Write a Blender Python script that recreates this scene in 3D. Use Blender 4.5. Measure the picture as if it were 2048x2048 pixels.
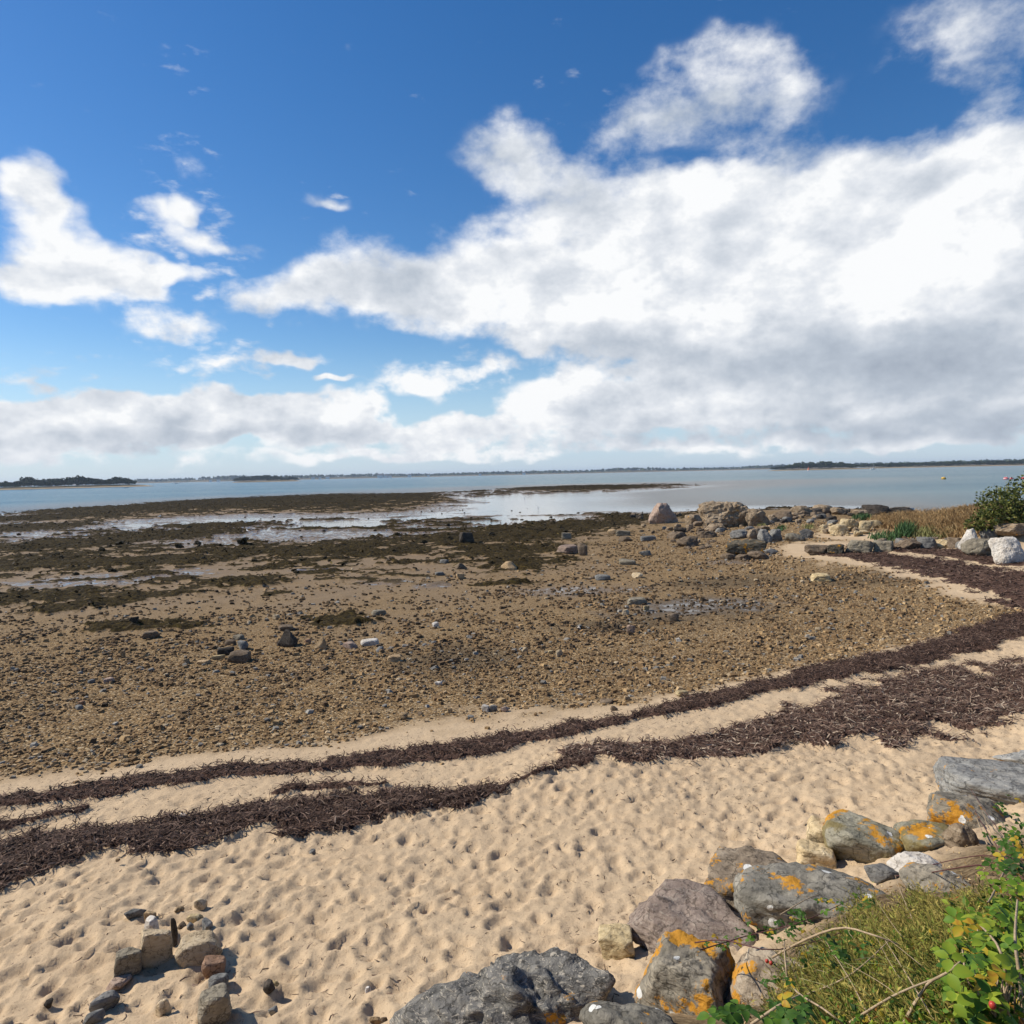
import bpy, bmesh, math, random
import numpy as np
from mathutils import Vector, Matrix, Euler

for o in list(bpy.data.objects):
    bpy.data.objects.remove(o)
random.seed(7)
rng = np.random.default_rng(7)
scene = bpy.context.scene
COL = scene.collection
R = math.radians

# ------------------------------------------------------------------ camera
CAM_Z = 5.6
FPX = 1409.0                      # focal length in photo pixels (2048 wide)
PITCH, ROLL = R(3.1), R(-1.27)
cam_data = bpy.data.cameras.new('camera')
cam_data.sensor_width = 36.0
cam_data.lens = 36.0 * FPX / 2048.0
cam_data.clip_start = 0.05
cam_data.clip_end = 30000.0
cam = bpy.data.objects.new('camera', cam_data)
COL.objects.link(cam)
CM = Euler((R(90) - PITCH, 0, 0)).to_matrix() @ Matrix.Rotation(ROLL, 3, 'Z')
cam.matrix_world = Matrix.Translation((0, 0, CAM_Z)) @ CM.to_4x4()
scene.camera = cam
CMN = np.array(CM)

# ------------------------------------------------------------------ sun and exposure
SUN_AZ, SUN_EL = R(-78), R(40)    # azimuth measured from the view heading (+Y), negative to the left
sd = bpy.data.lights.new('sun', 'SUN')
sd.energy = 4.8
sd.angle = R(0.53)
sd.color = (1.0, 0.93, 0.81)
sun = bpy.data.objects.new('sun', sd)
COL.objects.link(sun)
to_sun = Vector((math.sin(SUN_AZ) * math.cos(SUN_EL), math.cos(SUN_AZ) * math.cos(SUN_EL), math.sin(SUN_EL)))
sun.rotation_euler = to_sun.to_track_quat('Z', 'Y').to_euler()
scene.view_settings.view_transform = 'Standard'
scene.view_settings.look = 'None'
scene.view_settings.gamma = 1.0
scene.view_settings.exposure = 0.24
scene.view_settings.use_curve_mapping = False
try:
    scene.cycles.use_denoising = True
    scene.cycles.max_bounces = 6
    scene.cycles.diffuse_bounces = 2
    scene.cycles.glossy_bounces = 2
    scene.cycles.transmission_bounces = 3
    scene.cycles.transparent_max_bounces = 6
    scene.cycles.volume_bounces = 0
except Exception:
    pass


# ------------------------------------------------------------------ node helper
class NT:
    def __init__(self, tree):
        self.t = tree
        self.n = tree.nodes
        self.l = tree.links
        self.n.clear()

    def add(self, typ, **kw):
        nd = self.n.new(typ)
        for k, v in kw.items():
            setattr(nd, k, v)
        return nd

    def put(self, sock, v):
        if v is None:
            return
        if hasattr(v, 'is_linked'):
            self.l.new(v, sock)
        else:
            sock.default_value = v

    def math(self, op, a, b=None, c=None, clamp=False):
        nd = self.add('ShaderNodeMath', operation=op, use_clamp=clamp)
        self.put(nd.inputs[0], a); self.put(nd.inputs[1], b); self.put(nd.inputs[2], c)
        return nd.outputs[0]

    def vmath(self, op, a, b=None, c=None):
        nd = self.add('ShaderNodeVectorMath', operation=op)
        self.put(nd.inputs[0], a); self.put(nd.inputs[1], b); self.put(nd.inputs[2], c)
        return nd.outputs['Value' if op in ('LENGTH', 'DOT_PRODUCT', 'DISTANCE') else 'Vector']

    def noise(self, vec, scale, detail=4, rough=.55, dist=0.0, color=False, dim='3D'):
        nd = self.add('ShaderNodeTexNoise', noise_dimensions=dim)
        self.put(nd.inputs['Vector'], vec)
        nd.inputs['Scale'].default_value = scale
        nd.inputs['Detail'].default_value = detail
        nd.inputs['Roughness'].default_value = rough
        nd.inputs['Distortion'].default_value = dist
        return nd.outputs['Color' if color else 0]

    def voro(self, vec, scale, feature='F1', rnd=1.0, out='Distance'):
        nd = self.add('ShaderNodeTexVoronoi', feature=feature)
        self.put(nd.inputs['Vector'], vec)
        nd.inputs['Scale'].default_value = scale
        nd.inputs['Randomness'].default_value = rnd
        return nd.outputs[out]

    def ramp(self, fac, a, b, lo=0.0, hi=1.0, smooth=True):
        nd = self.add('ShaderNodeMapRange', interpolation_type='SMOOTHSTEP' if smooth else 'LINEAR')
        self.put(nd.inputs[0], fac); self.put(nd.inputs[1], a); self.put(nd.inputs[2], b)
        self.put(nd.inputs[3], lo); self.put(nd.inputs[4], hi)
        return nd.outputs[0]

    def cramp(self, fac, stops, interp='LINEAR'):
        nd = self.add('ShaderNodeValToRGB')
        cr = nd.color_ramp
        cr.interpolation = interp
        while len(cr.elements) < len(stops):
            cr.elements.new(0.5)
        for e, (p, c) in zip(cr.elements, stops):
            e.position = p
            e.color = (c[0], c[1], c[2], 1)
        self.put(nd.inputs[0], fac)
        return nd.outputs[0]

    def mix(self, fac, a, b, mode='MIX'):
        nd = self.add('ShaderNodeMix', data_type='RGBA', blend_type=mode)
        nd.clamp_factor = True
        def cv(v):
            return (v[0], v[1], v[2], 1) if isinstance(v, (tuple, list)) and len(v) == 3 else v
        self.put(nd.inputs[0], fac); self.put(nd.inputs[6], cv(a)); self.put(nd.inputs[7], cv(b))
        return nd.outputs[2]

    def attr(self, name, out='Fac'):
        nd = self.add('ShaderNodeAttribute', attribute_name=name)
        return nd.outputs[out]

    def bump(self, h, strength=.5, dist=.02, normal=None):
        nd = self.add('ShaderNodeBump')
        nd.inputs['Strength'].default_value = strength
        nd.inputs['Distance'].default_value = dist
        self.put(nd.inputs['Height'], h)
        if normal is not None:
            self.put(nd.inputs['Normal'], normal)
        return nd.outputs[0]

    def out(self, color, rough=.9, normal=None, spec=.3, **kw):
        p = self.add('ShaderNodeBsdfPrincipled')
        cv = (color[0], color[1], color[2], 1) if isinstance(color, (tuple, list)) else color
        self.put(p.inputs['Base Color'], cv)
        self.put(p.inputs['Roughness'], rough)
        self.put(p.inputs['Specular IOR Level'], spec)
        if normal is not None:
            self.put(p.inputs['Normal'], normal)
        for k, v in kw.items():
            self.put(p.inputs[k.replace('_', ' ')], v)
        o = self.add('ShaderNodeOutputMaterial')
        self.l.new(p.outputs[0], o.inputs['Surface'])
        return p


def new_mat(name):
    m = bpy.data.materials.new(name)
    m.use_nodes = True
    return m, NT(m.node_tree)


# ------------------------------------------------------------------ pixel -> ray helpers
def ray(px, py):
    d = np.array([(px - 1024.0) / FPX, -(py - 1024.0) / FPX, -1.0])
    d = CMN @ d
    return d / np.linalg.norm(d)


def azel(px, py):
    d = ray(px, py)
    return math.atan2(d[0], d[1]), math.asin(d[2])


# ------------------------------------------------------------------ world: sky with clouds
world = bpy.data.worlds.new('World')
scene.world = world
world.use_nodes = True
w = NT(world.node_tree)
sky = w.add('ShaderNodeTexSky', sky_type='NISHITA')
sky.sun_disc = False
sky.sun_elevation = SUN_EL
sky.sun_rotation = SUN_AZ
sky.air_density = 1.0
sky.dust_density = 0.15
sky.ozone_density = 2.0
tc = w.add('ShaderNodeTexCoord')
dvec = tc.outputs['Generated']
sp = w.add('ShaderNodeSeparateXYZ')
w.put(sp.inputs[0], dvec)
K = 180 / math.pi / 10.0          # units of ten degrees
az = w.math('MULTIPLY', w.math('ARCTAN2', sp.outputs[0], sp.outputs[1]), K)
el = w.math('MULTIPLY', w.math('ARCSINE', sp.outputs[2]), K)
cb = w.add('ShaderNodeCombineXYZ')
w.put(cb.inputs[0], az); w.put(cb.inputs[1], el)
p0 = cb.outputs[0]
nvec = w.vmath('MULTIPLY', dvec, (1, 1, 1.5))
warp = w.noise(nvec, 9.0, 3, .6, color=True)
pw = w.vmath('MULTIPLY_ADD', w.vmath('SUBTRACT', warp, (.5, .5, .5)), (.62, .42, 0), p0)


def blob_sum(blobs, vec):
    acc = None
    for (cx, cy, rx, ry, wt) in blobs:
        s = 2048 / 1932
        a0, e0 = azel(cx * s, cy * s)
        a1, e1 = azel((cx + rx) * s, cy * s)
        a2, e2 = azel(cx * s, (cy - ry) * s)
        kf = 1.7 if (rx < 90 and wt < .7) else 1.35
        if rx < 90 and wt < .7:
            wt = wt * 1.35
        ra, re = abs(a1 - a0) * K * kf, abs(e2 - e0) * K * kf
        q = w.vmath('MULTIPLY_ADD', vec, (1 / ra, 1 / re, 0), (-a0 * K / ra, -e0 * K / re, 0))
        g = w.add('ShaderNodeTexGradient', gradient_type='SPHERICAL')
        w.put(g.inputs[0], q)
        acc = w.math('MULTIPLY', g.outputs[1], wt) if acc is None else w.math('MULTIPLY_ADD', g.outputs[1], wt, acc)
    return acc


# clouds as seen in the photograph: centre and half size (in 1932-px coordinates), weight
CLOUDS = [
    (955, 290, 85, 75, .9), (1085, 345, 150, 70, .95), (1000, 520, 190, 115, 1.2), (1240, 500, 250, 150, 1.35),
    (1480, 450, 230, 165, 1.35), (1700, 400, 230, 140, 1.3), (1890, 330, 160, 110, 1.1), (1330, 370, 110, 50, .8),
    (1330, 610, 380, 85, 1.0), (1620, 590, 380, 120, 1.1), (1880, 580, 240, 170, 1.2),
    (1210, 745, 250, 55, .9), (1520, 745, 340, 65, 1.0), (1830, 740, 280, 85, 1.1), (1030, 800, 170, 38, .6),
    (1350, 180, 150, 110, .58), (1480, 170, 110, 75, .5), (1190, 225, 110, 55, .5), (1320, 90, 90, 60, .4),
    (1770, 70, 130, 85, .55), (1900, 130, 110, 120, .55),
    (690, 510, 125, 80, .85), (600, 555, 120, 55, .75), (480, 560, 95, 40, .65), (750, 590, 90, 60, .6), (850, 560, 70, 70, .5),
    (80, 430, 95, 95, .95), (55, 355, 50, 60, .7), (160, 500, 125, 60, .85), (40, 530, 120, 45, .8), (225, 540, 70, 45, .5),
    (60, 800, 140, 46, 1.15), (230, 780, 115, 52, 1.3), (390, 782, 95, 52, 1.3), (300, 795, 180, 36, .5), (520, 800, 95, 42, 1.1),
    (650, 792, 90, 48, 1.2), (810, 815, 120, 28, .8), (455, 795, 90, 40, .5), (700, 862, 330, 18, .4), (120, 850, 260, 34, .5), (1250, 840, 420, 24, .5), (1700, 830, 320, 20, .5),
    (315, 400, 50, 24, .62), (370, 390, 26, 20, .5), (395, 455, 62, 20, .65), (330, 515, 44, 18, .55), (402, 515, 30, 16, .48),
    (345, 620, 80, 30, .58), (430, 690, 140, 13, .48), (540, 675, 62, 13, .5), (620, 718, 36, 8, .5), (800, 722, 80, 28, .55), (930, 692, 45, 20, .5),
    (352, 300, 40, 30, .3), (610, 378, 42, 13, .36), (40, 720, 70, 22, .5),
]
GREYS = [(1180, 650, 330, 42, .75), (1560, 690, 380, 60, .9), (1850, 690, 230, 90, .9), (1010, 380, 90, 40, .3), (1100, 410, 90, 35, .25),
         (180, 830, 210, 22, .5), (470, 828, 130, 16, .55), (660, 818, 75, 22, .55), (1500, 812, 420, 22, .7), (1880, 790, 230, 40, .8),
         (1420, 200, 150, 70, .35), (1850, 130, 150, 90, .4), (690, 540, 120, 50, .3), (120, 520, 160, 35, .25), (310, 790, 30, 40, .4), (1350, 780, 250, 20, .4)]
S = blob_sum(CLOUDS, pw)
Gd = blob_sum(GREYS, pw)
# generic cumulus outside the view, thinned out to weaken the fill light
nG = w.noise(nvec, 2.6, 2, .5)
aaz = w.math('ABSOLUTE', az)
outside = w.ramp(w.math('MAXIMUM', w.math('DIVIDE', aaz, 4.1), w.math('DIVIDE', el, 4.2)), .97, 1.25)
S = w.math('MULTIPLY_ADD', w.math('MULTIPLY', w.math('SUBTRACT', nG, .59), 5.0, clamp=True), outside, S)
n1 = w.noise(nvec, 13.0, 9, .60)
nA = w.noise(nvec, 9.0, 6, .58)
n2 = w.noise(w.vmath('ADD', nvec, (-.022, 0.0, .032)), 9.0, 6, .58)
nsoft = w.noise(nvec, 5.5, 4, .5)
D = w.math('MULTIPLY_ADD', w.math('SUBTRACT', n1, .5), 2.3, w.math('MULTIPLY', w.math('MINIMUM', S, 1.2), 1.3))
cover = w.ramp(D, .12, w.ramp(el, .4, 1.9, .55, 1.2))
cover = w.math('MULTIPLY', cover, w.ramp(S, .04, .3))
# pale band of haze towards the horizon
low = w.ramp(el, 0.0, 1.1, .72, 0.0)
# little flecks of broken cloud
FLECKS = [(340, 440, 130, 80, 1.0), (350, 310, 70, 50, .55), (450, 560, 160, 70, .7), (430, 680, 190, 45, .9), (90, 690, 140, 40, .6), (620, 400, 90, 60, .5), (340, 130, 60, 50, .45), (850, 700, 170, 50, .8), (1100, 190, 120, 60, .35)]
fl_n = w.noise(w.vmath('MULTIPLY', dvec, (1, 1, 2.2)), 30.0, 5, .55, 0.2)
fleck = w.ramp(w.math('MULTIPLY_ADD', blob_sum(FLECKS, p0), .38, fl_n), .66, 1.08, 0.0, .85)
cover = w.math('MAXIMUM', cover, fleck)

light = w.math('MULTIPLY', w.math('SUBTRACT', nA, n2), 1.5)
nmid = w.noise(nvec, 24.0, 5, .6)
shade = w.math('ADD', w.math('MULTIPLY', Gd, .95), w.math('MULTIPLY', w.math('SUBTRACT', nsoft, .5), 1.3))
shade = w.math('ADD', shade, w.math('MULTIPLY', w.math('SUBTRACT', nmid, .5), .35))
shade = w.math('ADD', shade, .10)
shade = w.math('MAXIMUM', w.math('SUBTRACT', shade, light), 0.0)
shade = w.math('MULTIPLY', w.math('DIVIDE', shade, w.math('ADD', shade, .62)), 1.12)
shade = w.math('ADD', shade, w.math('MULTIPLY', w.math('SUBTRACT', nmid, .5), w.math('MULTIPLY', shade, .7)), clamp=True)
ccol = w.cramp(shade, [(0, (.84, .85, .86)), (.28, (.67, .70, .745)), (.62, (.44, .49, .56)), (1, (.27, .315, .39))])
hs = w.add('ShaderNodeHueSaturation')
hs.inputs['Saturation'].default_value = 1.35
hs.inputs['Hue'].default_value = 0.506
w.put(hs.inputs['Color'], sky.outputs[0])
bg1 = w.add('ShaderNodeBackground')
w.put(bg1.inputs[0], w.mix(low, hs.outputs[0], (4.0, 5.45, 7.5)))
bg1.inputs[1].default_value = 0.102
bg2 = w.add('ShaderNodeBackground')
w.put(bg2.inputs[0], ccol)
bg2.inputs[1].default_value = 0.98
ms = w.add('ShaderNodeMixShader')
w.put(ms.inputs[0], cover)
w.l.new(bg1.outputs[0], ms.inputs[1]); w.l.new(bg2.outputs[0], ms.inputs[2])
wo = w.add('ShaderNodeOutputWorld')
w.l.new(ms.outputs[0], wo.inputs[0])
world.cycles.sampling_method = 'MANUAL'
world.cycles.sample_map_resolution = 512


# ------------------------------------------------------------------ numpy noise
def _h(ix, iy, iz, seed):
    h = (ix.astype(np.int64) * 374761393 + iy.astype(np.int64) * 668265263 + iz.astype(np.int64) * 1274126177 + seed * 974634777) & 0xffffffff
    h = ((h ^ (h >> 13)) * 1274126177) & 0xffffffff
    h = ((h ^ (h >> 16)) * 2246822519) & 0xffffffff
    return ((h ^ (h >> 15)) & 0xffffff) / float(0xffffff)


def vn2(x, y, seed=0):
    ix = np.floor(x); iy = np.floor(y)
    fx = x - ix; fy = y - iy
    fx = fx * fx * fx * (fx * (fx * 6 - 15) + 10); fy = fy * fy * fy * (fy * (fy * 6 - 15) + 10)
    z = np.zeros_like(ix)
    a = _h(ix, iy, z, seed); b = _h(ix + 1, iy, z, seed); c = _h(ix, iy + 1, z, seed); d = _h(ix + 1, iy + 1, z, seed)
    return (a * (1 - fx) + b * fx) * (1 - fy) + (c * (1 - fx) + d * fx) * fy


def fbm2(x, y, octv=4, seed=0, gain=.5):
    s = 0; a = 1.0; t = 0
    for i in range(octv):
        ca, sa = math.cos(i * 1.1 + .3), math.sin(i * 1.1 + .3)
        s = s + a * vn2((x * ca - y * sa) * 2 ** i + 17.3 * i, (x * sa + y * ca) * 2 ** i - 9.1 * i, seed + i)
        t += a; a *= gain
    return s / t


def vn3(x, y, z, seed=0):
    ix = np.floor(x); iy = np.floor(y); iz = np.floor(z)
    f = [x - ix, y - iy, z - iz]
    f = [q * q * (3 - 2 * q) for q in f]
    r = 0
    for dx in (0, 1):
        for dy in (0, 1):
            for dz in (0, 1):
                r = r + _h(ix + dx, iy + dy, iz + dz, seed) * (f[0] if dx else 1 - f[0]) * (f[1] if dy else 1 - f[1]) * (f[2] if dz else 1 - f[2])
    return r


def fbm3(p, octv=4, seed=0, gain=.5):
    s = 0; a = 1.0; t = 0
    for i in range(octv):
        k = 2 ** i
        s = s + a * vn3(p[:, 0] * k + 3.7 * i, p[:, 1] * k + 1.9 * i, p[:, 2] * k - 5.3 * i, seed + i)
        t += a; a *= gain
    return s / t


def sstep(a, b, x):
    t = np.clip((x - a) / (b - a), 0, 1)
    return t * t * (3 - 2 * t)


# ------------------------------------------------------------------ terrain base (tide levels; sea level is z = 0)
V = 2048 / 1932


def plane_pt(px, py, z):
    d = ray(px, py)
    t = (z - CAM_Z) / d[2]
    return np.array([d[0] * t, d[1] * t])


CP = []


def F(pts, z=None):
    for p in pts:
        zz = p[2] if z is None else z
        q = plane_pt(p[0] * V, p[1] * V, zz)
        CP.append((q[0], q[1], zz))


LOWER_WRACK = [(-60, 1530), (0, 1520), (150, 1500), (300, 1475), (450, 1458), (600, 1448), (750, 1430), (900, 1412), (1050, 1385), (1200, 1355),
               (1350, 1320), (1500, 1285), (1650, 1255), (1800, 1222), (1932, 1185), (2000, 1160)]
UPPER_WRACK = [(-60, 1655), (0, 1640), (150, 1595), (300, 1570), (450, 1555), (600, 1540), (750, 1520), (860, 1508)]
UPPER_WRACK2 = [(1090, 1420), (1250, 1418), (1400, 1402), (1550, 1380), (1700, 1340), (1850, 1315), (1932, 1300), (2020, 1285)]
PEBBLE_EDGE = [(-60, 1470), (0, 1460), (200, 1440), (400, 1412), (600, 1388), (800, 1366), (1000, 1345), (1200, 1325), (1400, 1288), (1600, 1245), (1800, 1195), (1932, 1150)]
COVE_WRACK = [(1560, 1046), (1650, 1052), (1750, 1066), (1830, 1083), (1932, 1120), (1990, 1135)]
F(LOWER_WRACK, 1.05)
F(UPPER_WRACK[::2], 1.32); F(UPPER_WRACK2[::2], 1.32); F([(960, 1470)], 1.32)
F(PEBBLE_EDGE, .86)
F(COVE_WRACK, 1.05)
F([(0, 1932, 1.75), (350, 1932, 1.82), (700, 1932, 1.9), (0, 1780, 1.62), (400, 1750, 1.65), (800, 1750, 1.7), (1100, 1750, 1.76),
   (400, 1630, 1.45), (800, 1620, 1.5), (1200, 1580, 1.58), (1500, 1500, 1.6), (1700, 1450, 1.6), (1932, 1400, 1.58),
   (0, 1300, .55), (300, 1280, .5), (600, 1250, .48), (900, 1230, .48), (1200, 1200, .5), (1500, 1150, .6), (1750, 1130, .78),
   (0, 1150, .28), (400, 1130, .27), (800, 1110, .27), (1100, 1080, .32), (1400, 1080, .52), (1600, 1085, .78),
   (1932, 1075, 1.35), (1700, 1035, 1.3), (1450, 1025, .95), (1300, 1030, .6),
   (0, 1060, .13), (400, 1040, .11), (800, 1030, .13), (1100, 1008, .25), (1250, 1000, .45), (1150, 990, .12),
   (0, 1003, .0), (300, 990, -.01), (600, 985, -.02), (900, 972, -.03), (1150, 965, -.05), (900, 950, -.04), (1050, 945, -.08), (1150, 940, -.12),
   (150, 1012, .03), (450, 1010, .03), (650, 1005, .02), (200, 1035, .1), (600, 1020, .06),
   (0, 984, .03), (100, 979, .12), (300, 962, .25), (500, 950, .35), (700, 943, .35), (800, 940, .25), (860, 940, .0), (500, 966, .1), (700, 964, .1), (300, 975, .08),
   (1000, 923, .06), (1100, 920, .2), (1200, 920, .1), (1280, 922, -.1),
   (0, 962, -.6), (300, 943, -.8), (600, 930, -.8), (900, 917, -.8), (1200, 908, -.8), (1300, 935, -.4), (1500, 930, -.8), (1300, 962, -.1), (1500, 950, -.4), (1700, 945, -.6), (1880, 938, -.8),
   (1370, 985, .75), (1550, 985, .8), (1600, 970, .5), (1450, 970, .45), (1650, 1000, 1.5), (1760, 990, 2.0), (1850, 985, 2.4), (1932, 985, 2.7), (1800, 1020, 1.5), (1932, 1030, 1.6),
   (1150, 1800, 1.86), (1350, 1700, 1.86), (1550, 1580, 1.78), (1790, 1480, 1.74), (1932, 1440, 1.7), (800, 1925, 1.92),
   (1300, 1932, 2.5), (1500, 1932, 3.05), (1600, 1850, 3.05), (1700, 1800, 3.2), (1932, 1650, 3.1), (1932, 1932, 3.85), (1750, 1680, 2.55), (1932, 1560, 2.3), (1450, 1820, 2.35)])
WORLD_CP = [(0, 0, 4.0), (-3, 0, 3.9), (2, .6, 4.0), (4, 2, 4.0), (0, 2.4, 3.3), (-3, 2.4, 2.9), (-1, 3.7, 2.05), (-4, 3.6, 1.95), (-8, 3, 2.0), (-8, -1, 3.2),
            (8, 6, 3.4), (12, 12, 2.6), (-9, 6, 1.65), (-14, 10, 1.25), (30, 48, 2.35), (38, 50, 2.8), (24, 50, 1.7), (26, 66, .2), (34, 70, .2), (45, 75, .1), (52, 50, 3.2), (40, 33, 2.2), (30, 22, 2.0),
            (-20, 17, .75), (-35, 32, .3), (-70, 80, .05), (-120, 150, -.5), (90, 110, -.8), (0, -6, 4.2), (8, -4, 4.4), (60, 70, 1.2), (70, 90, -.6)]
CP += WORLD_CP
CP = np.array(CP)


def wcoord(x, y):
    yy = np.maximum(y, -7.5) + 9.0
    return np.clip(x / (yy * .9 + .1), -1.35, 1.35) * 2.2, np.log(yy) * 2.0


def tps_kernel(r2):
    return np.where(r2 > 1e-12, .5 * r2 * np.log(np.maximum(r2, 1e-12)), 0)


_u, _v = wcoord(CP[:, 0], CP[:, 1])
_n = len(CP)
_K = tps_kernel((_u[:, None] - _u[None]) ** 2 + (_v[:, None] - _v[None]) ** 2) + np.eye(_n) * .002
_P = np.stack([np.ones(_n), _u, _v], 1)
_A = np.zeros((_n + 3, _n + 3)); _A[:_n, :_n] = _K; _A[:_n, _n:] = _P; _A[_n:, :_n] = _P.T
_sol = np.linalg.solve(_A, np.concatenate([CP[:, 2], np.zeros(3)]))


def H0(x, y):
    """base height of the beach, without footprints and pebbles"""
    x = np.asarray(x, float); y = np.asarray(y, float)
    sh = x.shape
    x = x.ravel(); y = y.ravel()
    out = np.empty_like(x)
    for i in range(0, len(x), 20000):
        u, v = wcoord(x[i:i + 20000], y[i:i + 20000])
        r2 = (u[:, None] - _u[None]) ** 2 + (v[:, None] - _v[None]) ** 2
        out[i:i + 20000] = tps_kernel(r2) @ _sol[:_n] + _sol[_n] + _sol[_n + 1] * u + _sol[_n + 2] * v
    far = sstep(330, 420, y)
    out = np.clip(out, -1.5, 4.6) * (1 - far) - 2.0 * far
    return out.reshape(sh)


_GU = np.linspace(-2.98, 2.98, 420); _GV = np.linspace(math.log(1.4) * 2, math.log(480) * 2, 620)
_uu, _vv = np.meshgrid(_GU, _GV)
_yy = np.exp(_vv / 2) - 9.0
_HG = H0((_uu / 2.2) * ((_yy + 9.0) * .9 + .1), _yy)


def HF(x, y):
    """H0 read from a table"""
    u, v = wcoord(np.asarray(x, float), np.asarray(y, float))
    a = np.clip((u - _GU[0]) / (_GU[1] - _GU[0]), 0, 418.999); b = np.clip((v - _GV[0]) / (_GV[1] - _GV[0]), 0, 618.999)
    i = a.astype(int); j = b.astype(int); a = a - i; b = b - j
    return (_HG[j, i] * (1 - a) + _HG[j, i + 1] * a) * (1 - b) + (_HG[j + 1, i] * (1 - a) + _HG[j + 1, i + 1] * a) * b


_T = np.exp(np.linspace(math.log(1.2), math.log(400), 900))


def ground_pt(px, py):
    """first hit of the ray through a photo pixel with the beach"""
    d = ray(px, py)
    X, Y, Z = d[0] * _T, d[1] * _T, CAM_Z + d[2] * _T
    hit = np.nonzero(Z <= HF(X, Y))[0]
    if len(hit) == 0:
        t = -CAM_Z / d[2] if d[2] < 0 else 300
        return np.array([d[0] * t, d[1] * t, 0.0])
    i = hit[0]
    lo, hi = _T[max(i - 1, 0)], _T[i]
    for _ in range(18):
        m = .5 * (lo + hi)
        if CAM_Z + d[2] * m <= float(HF(d[0] * m, d[1] * m)):
            hi = m
        else:
            lo = m
    return np.array([d[0] * hi, d[1] * hi, CAM_Z + d[2] * hi])


def depth_at(p):
    """distance along the optical axis"""
    return float(-(CMN.T @ (np.asarray(p, float) - np.array([0, 0, CAM_Z])))[2])


def ellipse_w(px, py, rx, ry):
    """photo ellipse laid on the beach: centre and half axes in metres"""
    c = ground_pt(px, py)
    a = ground_pt(px + rx, py - rx * .0225)
    b = ground_pt(px, py + ry)
    return c[0], c[1], float(np.hypot(a[0] - c[0], a[1] - c[1])), max(.05, float(np.hypot(b[0] - c[0], b[1] - c[1])))


# ------------------------------------------------------------------ masks over the beach (what lies where)
def band_w(pts, halfpx):
    out = []
    for i, (x, y) in enumerate(pts):
        h = halfpx[i] if isinstance(halfpx, (list, tuple)) else halfpx
        a = ground_pt(x * V, (y - h) * V); b = ground_pt(x * V, (y + h) * V)
        c = (a + b) / 2
        out.append((c[0], c[1], float(np.hypot(*(a - b)[:2])) / 2))
    return np.array(out)


BANDS = {
    'lower': band_w(LOWER_WRACK, [10, 11, 12, 15, 14, 10, 16, 17, 13, 8, 9, 12, 12, 11, 12, 12]),
    'upper': band_w(UPPER_WRACK, [48, 46, 42, 34, 30, 29, 29, 18]),
    'upper2': band_w(UPPER_WRACK2, [14, 20, 24, 34, 42, 48, 50, 50]),
    'cove': band_w(COVE_WRACK, [5, 9, 12, 12, 16, 16]),
    'cove2': band_w([(1640, 1030), (1750, 1042), (1850, 1052), (1932, 1062)], [5, 6, 7, 6]),
    'mid': band_w([(520, 1502), (560, 1492), (620, 1490), (720, 1484)], [5, 10, 6, 4]),
    'mid2': band_w([(-40, 1570), (60, 1548), (150, 1530)], [10, 9, 6]),
    'thin': band_w([(860, 1508), (930, 1490), (1010, 1468), (1090, 1440)], [13, 12, 12, 18]),
    'top': band_w([(1800, 1212), (1870, 1195), (1932, 1172), (1990, 1155)], [3, 5, 8, 9]),
}


def seg_dist(x, y, poly):
    """distance to a polyline divided by its local half width"""
    best = np.full(x.shape, 99.0)
    for i in range(len(poly) - 1):
        ax, ay, ah = poly[i]; bx, by, bh = poly[i + 1]
        dx, dy = bx - ax, by - ay
        t = np.clip(((x - ax) * dx + (y - ay) * dy) / (dx * dx + dy * dy), 0, 1)
        d = np.hypot(x - ax - t * dx, y - ay - t * dy) / (ah + t * (bh - ah))
        best = np.minimum(best, d)
    return best


def wrack_mask(x, y, which=None):
    m = np.zeros_like(x)
    n = fbm2(x * 2.2, y * 2.2, 4, 11) - .5
    n2 = fbm2(x * .7, y * .7, 3, 23) - .5
    for k, poly in BANDS.items():
        if which and k not in which:
            continue
        d = seg_dist(x, y, poly)
        s = .9 if k != 'thin' else .45
        m = np.maximum(m, sstep(-.12, .22, s - d + n * 1.3 + n2 * .5))
    return m


WEED = [ellipse_w(*e) for e in [
    (100, 1192, 125, 12), (232, 1203, 60, 8), (160, 1214, 90, 8), (300, 1190, 75, 9), (470, 1165, 75, 9), (60, 1125, 115, 17), (320, 1121, 190, 12),
    (480, 1102, 70, 14), (560, 1098, 90, 9), (640, 1103, 95, 15), (705, 1093, 70, 14), (830, 1097, 55, 11), (980, 1074, 190, 12), (1060, 1062, 150, 12), (1150, 1051, 120, 9),
    (1040, 1125, 90, 14), (1010, 1100, 130, 14), (110, 1090, 150, 12), (330, 1070, 130, 12), (60, 1056, 90, 8), (450, 1052, 90, 5), (760, 1108, 60, 7), (1000, 1170, 60, 6), (680, 1240, 60, 12), (240, 1255, 60, 8), (360, 1250, 60, 7), (560, 1185, 30, 5), (1270, 1035, 70, 8)]]
WEED2 = [ellipse_w(*e) for e in [(550, 996, 160, 7), (760, 993, 110, 7), (300, 1014, 200, 6), (100, 1034, 130, 6), (1170, 974, 130, 5), (420, 1005, 120, 6)]]
SANDS = [ellipse_w(*e) for e in [(1630, 1093, 95, 11), (1700, 1072, 60, 12), (1720, 1050, 50, 7), (1560, 1110, 60, 6), (1950, 1105, 90, 12)]]
POOLS = [ellipse_w(*e) for e in [(330, 1037, 260, 9), (620, 1028, 180, 8), (60, 1058, 110, 7), (1000, 1020, 280, 14), (1150, 1000, 200, 14)]]
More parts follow.
